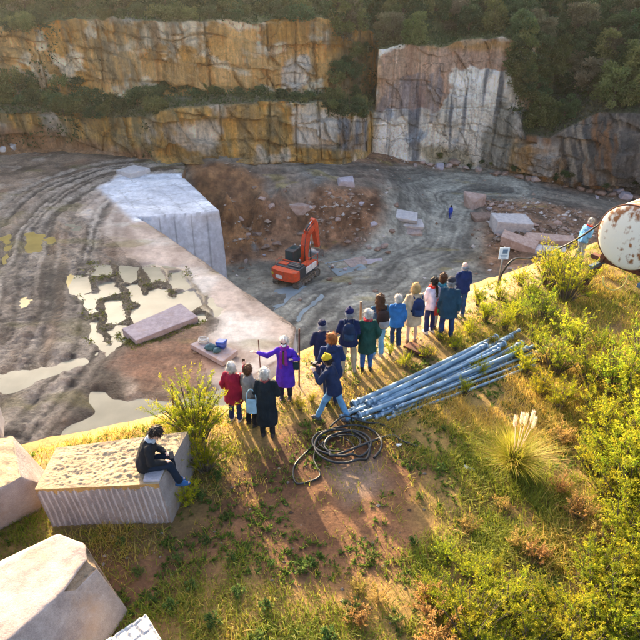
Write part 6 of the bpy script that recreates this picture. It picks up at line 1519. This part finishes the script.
def shrub(proto, loc, s, rz, name, label, group=None, cat='shrub', sz=1.0):
    e = empty(name, loc, rz); e.scale = (s, s, s * sz); tag(e, (('knee high ' if s < .6 else 'chest high ' if s > 1.0 else 'waist high ') if group and 'gorse' in group else '') + label, cat, group)
    obj('foliage', proto[0], None, e); obj('stems', proto[1], None, e); return e
YG = ((.20, .27, .01), (.38, .38, .012), (.62, .50, .02)); GORSE = ((.12, .19, .012), (.29, .33, .018), (.60, .50, .03)); BRN = ((.26, .15, .04), (.40, .26, .08), (.52, .36, .13))
gp = [shrub_proto(700 + i, 1.0, .62, 26, 24, GORSE, .6, (.055, .015)) for i in range(3)]; yp = [shrub_proto(720 + i, 1.0, .5, 24, 24, YG, .75, (.06, .013)) for i in range(2)]; bp_ = [shrub_proto(740, .7, .5, 16, 16, BRN, .5, (.06, .02))]
fp_ = shrub_proto(770, 1.0, .5, 46, 40, ((.12, .22, .012), (.28, .36, .015), (.55, .50, .02)), .8, (.045, .009))
e = shrub(fp_, terpt(196, 446), 1.45, .4, 'broom_bush', 'tall yellow green broom bush at the rim beside the fluted block', cat='bush')
shrub(yp[1], terpt(205, 470), .9, 1.4, 'broom_bush', 'lower broom bush in front of the tall one', cat='bush')
shrub(yp[1], terpt(188, 505), .55, 2.4, 'broom_bush', 'small broom tuft at the right end of the fluted block', cat='bush')
GL = 'gorse shrub with yellow green tips in the thicket around the tank legs'
for (a, b, s, k) in ((548, 285, 1.25, 0), (565, 300, 1.15, 1), (540, 320, .9, 2), (572, 345, 1.0, 1), (600, 352, .6, 2), (555, 372, .9, 0), (590, 385, 1.0, 1), (535, 350, .7, 1), (560, 275, 1.0, 2), (530, 300, .7, 0), (515, 318, .6, 2)):
    p = terpt(a, b); shrub(gp[k], p, s * rng.uniform(.85, 1.1), rng.uniform(0, 6.28), 'gorse_shrub', GL, 'gorse around the tank')
GL = 'dense gorse shrub on the sunny slope beyond the pampas grass'
for (a, b, s, k) in ((615, 395, 1.1, 0), (640, 375, 1.2, 1), (632, 420, 1.2, 2), (600, 430, .9, 0), (650, 450, 1.3, 1), (618, 465, 1.1, 2), (645, 490, 1.2, 0), (590, 470, .7, 1), (660, 410, 1.2, 2), (630, 515, 1.1, 1), (655, 535, 1.1, 0), (605, 500, .7, 2), (612, 445, .9, 1), (636, 455, 1.0, 0), (622, 490, .9, 1), (598, 455, .7, 2), (640, 552, 1.0, 2), (618, 540, .8, 0), (590, 410, .7, 2), (628, 390, 1.0, 0)):
    p = terpt(a, b); shrub(gp[k], p, s * rng.uniform(.85, 1.15), rng.uniform(0, 6.28), 'gorse_shrub', GL, 'gorse beyond the pampas grass')
GL = 'bushy green gorse shrub on the lower sunny slope away from the pipes'
for (a, b, s, k) in ((600, 570, .95, 0), (632, 580, 1.1, 1), (575, 610, .9, 2), (615, 625, 1.0, 0), (648, 640, 1.1, 1), (545, 600, .5, 2), (480, 590, .75, 0), (455, 610, .8, 1), (505, 620, .8, 2), (430, 600, .6, 0), (470, 640, .9, 1), (530, 650, .8, 2), (590, 590, .8, 1), (622, 600, .9, 2), (642, 612, .9, 0), (560, 635, .8, 1), (600, 645, .9, 2), (445, 560, .45, 0), (520, 600, .55, 1), (492, 575, .5, 2), (465, 575, .5, 1), (575, 660, .9, 1), (495, 665, .8, 2)):
    p = terpt(a, b); shrub(gp[k], p, s * rng.uniform(.75, 1.05), rng.uniform(0, 6.28), 'gorse_shrub', GL, 'gorse on the lower slope', 'shrub', .9)
GL = 'small bright yellow green broom sprout among the grass behind the pipes'
for (a, b, s, k) in ((485, 322, .6, 0), (470, 335, .45, 1), (500, 300, .6, 1), (478, 305, .5, 0), (455, 350, .45, 0), (440, 340, .35, 1), (505, 330, .6, 0), (520, 285, .6, 1), (492, 345, .4, 1), (405, 368, .4, 0), (425, 358, .35, 1), (390, 355, .3, 0), (515, 360, .5, 1), (525, 375, .5, 0), (480, 375, .4, 1), (465, 395, .4, 0), (300, 410, .35, 0), (312, 402, .3, 1), (540, 395, .6, 1), (560, 410, .7, 0)):
    p = terpt(a, b); shrub(yp[k], p, s * rng.uniform(.85, 1.15), rng.uniform(0, 6.28), 'broom_sprout', GL, 'broom sprouts behind the pipes')
GL = 'rust brown dead bracken tuft in the sunny grass'
for (a, b, s) in ((432, 612, .7), (545, 365, .8), (575, 400, .6), (560, 440, .6), (610, 420, .5), (440, 640, .8), (535, 560, .5), (580, 520, .7), (520, 545, .5), (500, 510, .4), (380, 600, .45), (355, 620, .5), (560, 490, .5), (470, 530, .45), (600, 540, .6), (360, 590, .4)):
    p = terpt(a, b); shrub(bp_[0], p, s, rng.uniform(0, 6.28), 'bracken_tuft', GL, 'dead bracken tufts')
# tiny herbs on the dirt
wp = shrub_proto(760, .3, .25, 9, 9, ((.06, .13, .03), (.12, .2, .05), (.25, .28, .08)), .2, (.06, .028))
GL = 'small green leafy herb growing on the bare dirt'
for (a, b, s) in ((300, 570, 1), (240, 595, .9), (265, 610, .8), (350, 610, 1.2), (310, 565, .7), (215, 625, 1), (230, 560, .7), (190, 590, .8), (370, 560, .8), (420, 500, .7), (440, 470, .7), (225, 520, .7), (205, 545, .8), (180, 560, .8), (270, 565, .6), (395, 620, 1.0), (330, 640, 1.0), (415, 545, .8), (445, 430, .6), (410, 470, .6), (200, 500, 1.0), (215, 480, .9), (170, 610, .8), (255, 640, .9), (120, 545, .7), (140, 575, .8), (155, 600, .7)):
    p = terpt(a, b); shrub(wp, p, s * .62, rng.uniform(0, 6.28), 'leafy_herb', GL, 'herbs on the dirt', 'herb')
# ---- pampas grass
pa = terpt(513, 470); e = empty('pampas_grass', pa); tag(e, 'pampas grass clump with a few cream plumes', 'pampas grass')
n = 1500; a = nrng.random(n) * 6.28; rr = .14 * nrng.random(n) ** .5
V, F, C = blades(np.stack([rr * np.cos(a), rr * np.sin(a), 0 * a], 1), 0.50 + .50 * nrng.random(n), .010 + .007 * nrng.random(n), .25 + .95 * nrng.random(n), mix(mix((.20, .27, .02), (.42, .43, .04), nrng.random(n)), (.6, .48, .12), (nrng.random(n) > .7) * .8), 5)
obj('leaves', np_mesh('leaves', V, F, C, False), M_GRASS, e)
M_PLUME = mat_leaf('plume', .5, .8, (.80, .68, .52), .05)
for i, (dx, dy, hh) in enumerate(((-.12, .02, 1.12), (-.03, -.02, 1.22), (.06, .03, 1.15), (.15, .0, 1.24), (.22, .05, 1.06))):
    bm = bmesh.new(); b_tube(bm, [(0, 0, 0), (dx * .4, dy, hh * .5), (dx, dy, hh)], .006, 5); st_ = obj('stalk', bm, M_PLUME, e)
    m = 420; t = nrng.random(m); r_ = .022 * np.sin(np.pi * np.clip(t * .93 + .05, 0, 1)) ** .8; an = nrng.random(m) * 6.28
    pos = np.stack([dx + dx * .1 * t + r_ * .4 * np.cos(an), dy + r_ * .4 * np.sin(an), hh - .12 + t * .24], 1); dr = np.stack([np.cos(an) * .7, np.sin(an) * .7, 1 + 0 * an], 1)
    V, F, C = leaf_cloud(pos, dr, 0.045 + .02 * nrng.random(m), .005, np.tile((.80, .68, .52), (m, 1))); obj('plume', np_mesh('plume', V, F, C, False), M_PLUME, e)
# ---- water plants along the large puddle
def reeds():
    p0 = np.array(puds[0][0]); mn, mxx = p0.min(0), p0.max(0); n = 16000; x = nrng.uniform(mn[0] - 1, mxx[0] + 1, n); y = nrng.uniform(mn[1] - 1, mxx[1] + 1, n)
    h, gm, rm, pm, row, bm_ = bench_h(x, y); sd = sdpoly(x, y, puds[0][0])[0]
    k = ((row > .35) & (fbm(x * .8, y * .8, 0, 3, 77) > -.1) | ((np.abs(sd + .8 * fbm(x * .55, y * .55, 0, 4, 51)) < .35) & (fbm(x * .4, y * .4, 0, 3, 78) > .05))) & (nrng.random(n) < .22) & (fbm(x * .5 + 3, y * .5, 0, 3, 79) > -.15)
    sl = sdpoly(x, y, slab)[0]; k |= (sl < .5) & (sl > .02) & (y < np.mean([q[1] for q in slab]) + 1) & (nrng.random(n) < .6)
    k &= sl > 0
    x, y = x[k], y[k]; m = len(x); zz = np.maximum(h[k], L1 - .1); P = np.repeat(np.stack([x, y, zz], 1), 5, 0); P[:, :2] += nrng.normal(size=(m * 5, 2)) * .1; a = nrng.random(m * 5) * 6.28
    return leaf_cloud(P, np.stack([np.cos(a), np.sin(a), .15 + .5 * nrng.random(m * 5)], 1), .07 + .12 * nrng.random(m * 5), .04 + .04 * nrng.random(m * 5), mix((.07, .10, .02), (.22, .27, .04), nrng.random(m * 5)))
V, F, C = reeds(); o = obj('water_plants', np_mesh('water_plants', V, F, C, False), M_GRASS); tag(o, 'low green water plants lining the milky puddle', 'plants', kind='stuff')

# ---- far trees and scrub on the cliffs
def tree_proto(seed, h, rad, pal, nclump=26, nl=130, ls=.34):
    r = np.random.default_rng(seed); bm = bmesh.new()
    b_tube(bm, [(0, 0, -.4), (.05 * h, 0, h * .35), (0, .03 * h, h * .75)], [.035 * h, .024 * h, .008 * h], 6); P, D, Cc = [], [], []
    for i in range(nclump):
        a = r.uniform(0, 6.28); zt = r.uniform(.12, 1); rr = rad * math.sqrt(max(.05, 1 - (zt * 1.15 - .3) ** 2)) * r.uniform(.35, 1.0); c = np.array([math.cos(a) * rr, math.sin(a) * rr, h * zt * r.uniform(.85, 1.05)])
        if i % 3 == 0: b_tube(bm, [(0, 0, h * zt * .5), tuple(c * .7 + np.array([0, 0, h * zt * .12])), tuple(c)], [.012 * h, .008 * h, .003 * h], 4)
        q = nl; g = r.normal(size=(q, 3)); g = g / np.linalg.norm(g, axis=1)[:, None] * (r.random(q) ** .4)[:, None]; cr = rad * r.uniform(.26, .46)
        P.append(c + g * cr * np.array([1, 1, .75])); D.append(g + np.array([0, 0, .3]) + r.normal(size=(q, 3)) * .5); cc = mix(pal[0], pal[1], np.full(q, r.random())); Cc.append(np.clip(cc * r.uniform(.8, 1.2, (q, 1)), 0, 1))
    P = np.concatenate(P); V, F, C = leaf_cloud(P, np.concatenate(D), ls * r.uniform(.6, 1.3, len(P)), ls * .55, np.concatenate(Cc), .15, r)
    lm = np_mesh('crown', V, F, C, False); lm.materials.append(M_FAR); tm = bpy.data.meshes.new('trunk'); bm.to_mesh(tm); bm.free(); tm.materials.append(M_BARK); return lm, tm
DK = ((.05, .09, .035), (.10, .14, .055)); OL = ((.11, .135, .04), (.20, .20, .07)); BR = ((.14, .13, .065), (.23, .20, .11)); YL = ((.14, .17, .03), (.22, .24, .05))
TP = [tree_proto(800 + i, 5.0, 2.0, (DK, DK, OL, BR, DK, OL)[i], 26, 120, .36) for i in range(6)]; TY = tree_proto(810, 4, 1.7, YL)
SP = [tree_proto(820 + i, 1.6, 1.2, (DK, OL, DK)[i], 14, 90, .24) for i in range(3)]
cb, cdv, cz1, cled, clr, cz2, cb1, cb2, cs_, ccum = CL
zc = np.empty(len(cm.vertices) * 3, np.float32); cm.vertices.foreach_get('co', zc); zc = zc.reshape(-1, 3)
def cliff_pt(px, py):
    """surface point of the far terrain that shows at this pixel"""
    qx, qy = cliff_pt.pp; k = np.argmin((qx - px) ** 2 + (qy - py) ** 2 + (zc[:, 1] - 60) * .004); return zc[k]
cliff_pt.pp = proj(zc[:, 0].astype(float), zc[:, 1].astype(float), zc[:, 2].astype(float))
def far_tree(p, proto, s, name, label, group, cat):
    e = empty(name, (float(p[0]), float(p[1]), float(p[2]) - .15), rng.uniform(0, 6.28)); e.scale = (s * rng.uniform(.9, 1.2), s * rng.uniform(.9, 1.2), s); tag(e, FK.get(id(proto[0]), '') + label, cat, group); obj('crown', proto[0], None, e); obj('trunk', proto[1], None, e)
r2 = random.Random(5)
FK = {id(p[0]): k for p, k in zip(TP + SP, ('dark green ', 'deep green ', 'olive ', 'brownish ', 'blackish green ', 'yellow olive ', 'dark green ', 'olive ', 'deep green '))}
# wooded flank on the right
for i in range(120):
    px, py = r2.uniform(515, 665), r2.uniform(2, 132)
    if py > 128 - .12 * abs(px - 545) - (12 if px > 575 else 0): continue
    if 588 < px < 650 and 6 < py < 40 and r2.random() < .85: continue
    far_tree(cliff_pt(px, py), r2.choice(TP), r2.uniform(.45, .95), 'tree', 'tree in the dark wood clothing the flank above the streaked cliff', 'trees on the wooded flank', 'tree')
# wood on the hill behind the white face and the gully
for i in range(110):
    px, py = r2.uniform(335, 530), r2.uniform(-14, 44)
    if py > 34 and 385 < px < 505 and r2.random() < .7: continue
    far_tree(cliff_pt(px, py), r2.choice(TP), r2.uniform(.5, .95), 'tree', 'tree in the wood crowning the white cliff', 'trees above the white cliff', 'tree')
far_tree(cliff_pt(418, 30), TY, .6, 'tree', 'single yellow green tree at the edge above the white cliff', None, 'tree'); 
for i in range(14):
    px, py = r2.uniform(335, 375), r2.uniform(40, 118); far_tree(cliff_pt(px, py), r2.choice(SP), r2.uniform(.6, 1.1), 'shrub', 'shrub growing in the dark gully between the cliffs', 'shrubs in the gully', 'shrub')
# trees and scrub above the ochre cliff
for i in range(100):
    px, py = r2.uniform(-30, 340), r2.uniform(-12, 14)
    far_tree(cliff_pt(px, py), r2.choice(TP), r2.uniform(.35, .8), 'tree', 'tree on the hillside above the ochre cliff', 'trees above the ochre cliff', 'tree')
for i in range(46):
    px = r2.uniform(-5, 340); py = 12 + 8 * r2.random() + (12 if px < 60 else 0); far_tree(cliff_pt(px, py), r2.choice(SP), r2.uniform(.5, 1.1), 'shrub', 'shrub along the crest of the ochre cliff', 'shrubs on the ochre crest', 'shrub')
# ledge between the two tiers
for i in range(95):
    px = r2.uniform(-10, 365); t = r2.random()
    py = np.interp(px, [0, 20, 60, 110, 150, 165, 230, 300, 365], [92, 92, 100, 108, 108, 92, 92, 100, 114]) + r2.uniform(-14, 12) * (1 if px < 155 else .35)
    far_tree(cliff_pt(px, py), r2.choice(SP), r2.uniform(.5, 1.0) * (1.15 if px < 155 else .7), 'shrub', 'shrub on the ledge between the tiers of the ochre cliff', 'shrubs on the ledge', 'shrub')
for i in range(16):
    px = r2.uniform(420, 640); py = np.interp(px, [420, 515, 580, 640], [160, 170, 182, 190]) + r2.uniform(-6, 3); far_tree(cliff_pt(px, py), r2.choice(SP), r2.uniform(.25, .5), 'shrub', 'low shrub at the foot of the far cliffs', 'shrubs at the cliff foot', 'shrub')

# ---- low scrub that covers the ledge, the crest and the hillside between the trees
def scrub():
    nv = len(zc); r = np.random.default_rng(31)
    px, py = cliff_pt.pp
    tri = cm_tier
    w = np.where(tri == 3, 1.0, np.where(tri == 5, .9, np.where(tri == 6, .8, 0.0)))
    white = (px > 372) & (px < 512) & (tri == 3); w = np.where(white, 0, w) * ((px > -40) & (px < 680))
    # hanging growth on the upper part of the lower left tier and in the gully
    w = np.where((tri == 2) & (px < 150) & (fbm(zc[:, 0] * .3, zc[:, 2] * .3, 0, 4, 91) > .12), .35, w); w = np.where((tri == 4) & (((px > 330) & (px < 374)) | ((px < 60))) & (fbm(zc[:, 0] * .4, zc[:, 2] * .4, 0, 4, 92) > .1), .3, w)
    w = np.where((tri == 4) & (px > 516), 1.0, w)
    area = np.where(tri == 6, 6.0, np.where(tri == 5, 2.0, 1.0)); w = w * area; w = w / w.sum()
    k = r.choice(nv, 52000, p=w); P = zc[k].astype(float) + r.normal(size=(len(k), 3)) * np.array([.25, .25, .1]); nn = fbm(P[:, 0] * .25, P[:, 1] * .25, P[:, 2] * .25, 4, 93); nf = fbm(P[:, 0] * .9, P[:, 1] * .9, P[:, 2] * .9, 3, 94)
    P[:, 2] += np.clip(.15 + .9 * nn + .5 * nf, 0, 1.2) * r.random(len(k))
    D = r.normal(size=(len(k), 3)) + np.array([0, -.3, .8]); c = mix(mix((.06, .09, .03), (.13, .15, .05), np.clip(.5 + nf, 0, 1)), (.19, .14, .07), np.clip((nn - .1) * 2, 0, .8)); c = np.clip(c * r.uniform(.7, 1.35, (len(k), 1)), 0, 1)
    return leaf_cloud(P, D, .28 + .3 * r.random(len(k)), .15 + .12 * r.random(len(k)), c)
V, F, C = scrub(); o = obj('scrub', np_mesh('scrub', V, F, C, False), M_FAR); tag(o, 'low scrub covering the ledges and crests of the cliffs', 'scrub', kind='stuff')

# ---- rubble too small to pick apart: on the slopes of the pit, along the roads and the cliff feet
def rubble():
    r = np.random.default_rng(77); n = 60000; x = r.uniform(-12, 48, n); y = r.uniform(52, 96, n)
    z, slope, q2, q3, l2, a2, l3, a3 = pit_h(x, y); sd = sdpoly(x, y, BENCH)[0]
    w = .04 + .55 * sstep(.3, .9, slope) * sstep(-.2, .3, fbm(x * .3, y * .3, 0, 3, 55)) + .12 * (np.abs(np.abs(l2) - 4.5) < 1.2); right = mask(x, y, [tuple(G(a, b, -20)[:2]) for a, b in [(468, 198), (520, 195), (600, 215), (600, 240), (480, 250)]], 2, 1.5); w = (w + .35 * right) * (1 - .9 * np.maximum(q2, q3))
    k = (r.random(n) < w * .55) & (sd > .3); x, y, z = x[k], y[k], z[k]; m = len(x); s = .06 + .22 * r.random(m) ** 3.5
    o8 = np.array([(1, 0, 0), (-1, 0, 0), (0, 1, 0), (0, -1, 0), (0, 0, 1), (0, 0, -1)], float)
    V = np.stack([x, y, z + s * .25], 1)[:, None] + o8[None] * s[:, None, None] * (.6 + .8 * r.random((m, 6, 1))) * np.array([1.2, 1, .8]); i = np.arange(m)[:, None] * 6
    V = V + r.normal(size=V.shape) * s[:, None, None] * .18
    F = np.concatenate([i + np.array([t]) for t in ((0, 2, 4), (2, 1, 4), (1, 3, 4), (3, 0, 4), (2, 0, 5), (1, 2, 5), (3, 1, 5), (0, 3, 5))])
    c = mix(mix((.20, .12, .075), (.42, .33, .26), r.random(m)), (.6, .56, .52), (r.random(m) > .8) * .9); return V.reshape(-1, 3), F, np.repeat(c, 6, 0)
V, F, C = rubble(); o = obj('rubble', np_mesh('rubble', V, F, C, False), M_SOIL); tag(o, 'loose rubble strewn over the pit slopes and road edges', 'rubble', kind='stuff')

# ================================================================ morning haze in the air
bm = bmesh.new(); bmesh.ops.create_cube(bm, size=1, matrix=Matrix.Translation((0, 60, 14)) @ Matrix.Diagonal((900, 700, 76, 1)))
hm = bpy.data.materials.new('haze'); hm.use_nodes = True; hn = hm.node_tree; hn.nodes.clear()
ho = hn.nodes.new('ShaderNodeOutputMaterial'); hv = hn.nodes.new('ShaderNodeVolumePrincipled'); hn.links.new(hv.outputs[0], ho.inputs['Volume'])
hv.inputs['Color'].default_value = (.95, .95, .92, 1); hv.inputs['Density'].default_value = .00014; hv.inputs['Anisotropy'].default_value = .72
haze = obj('haze', bm, hm); tag(haze, 'thin haze in the air over the quarry', 'haze', kind='stuff')
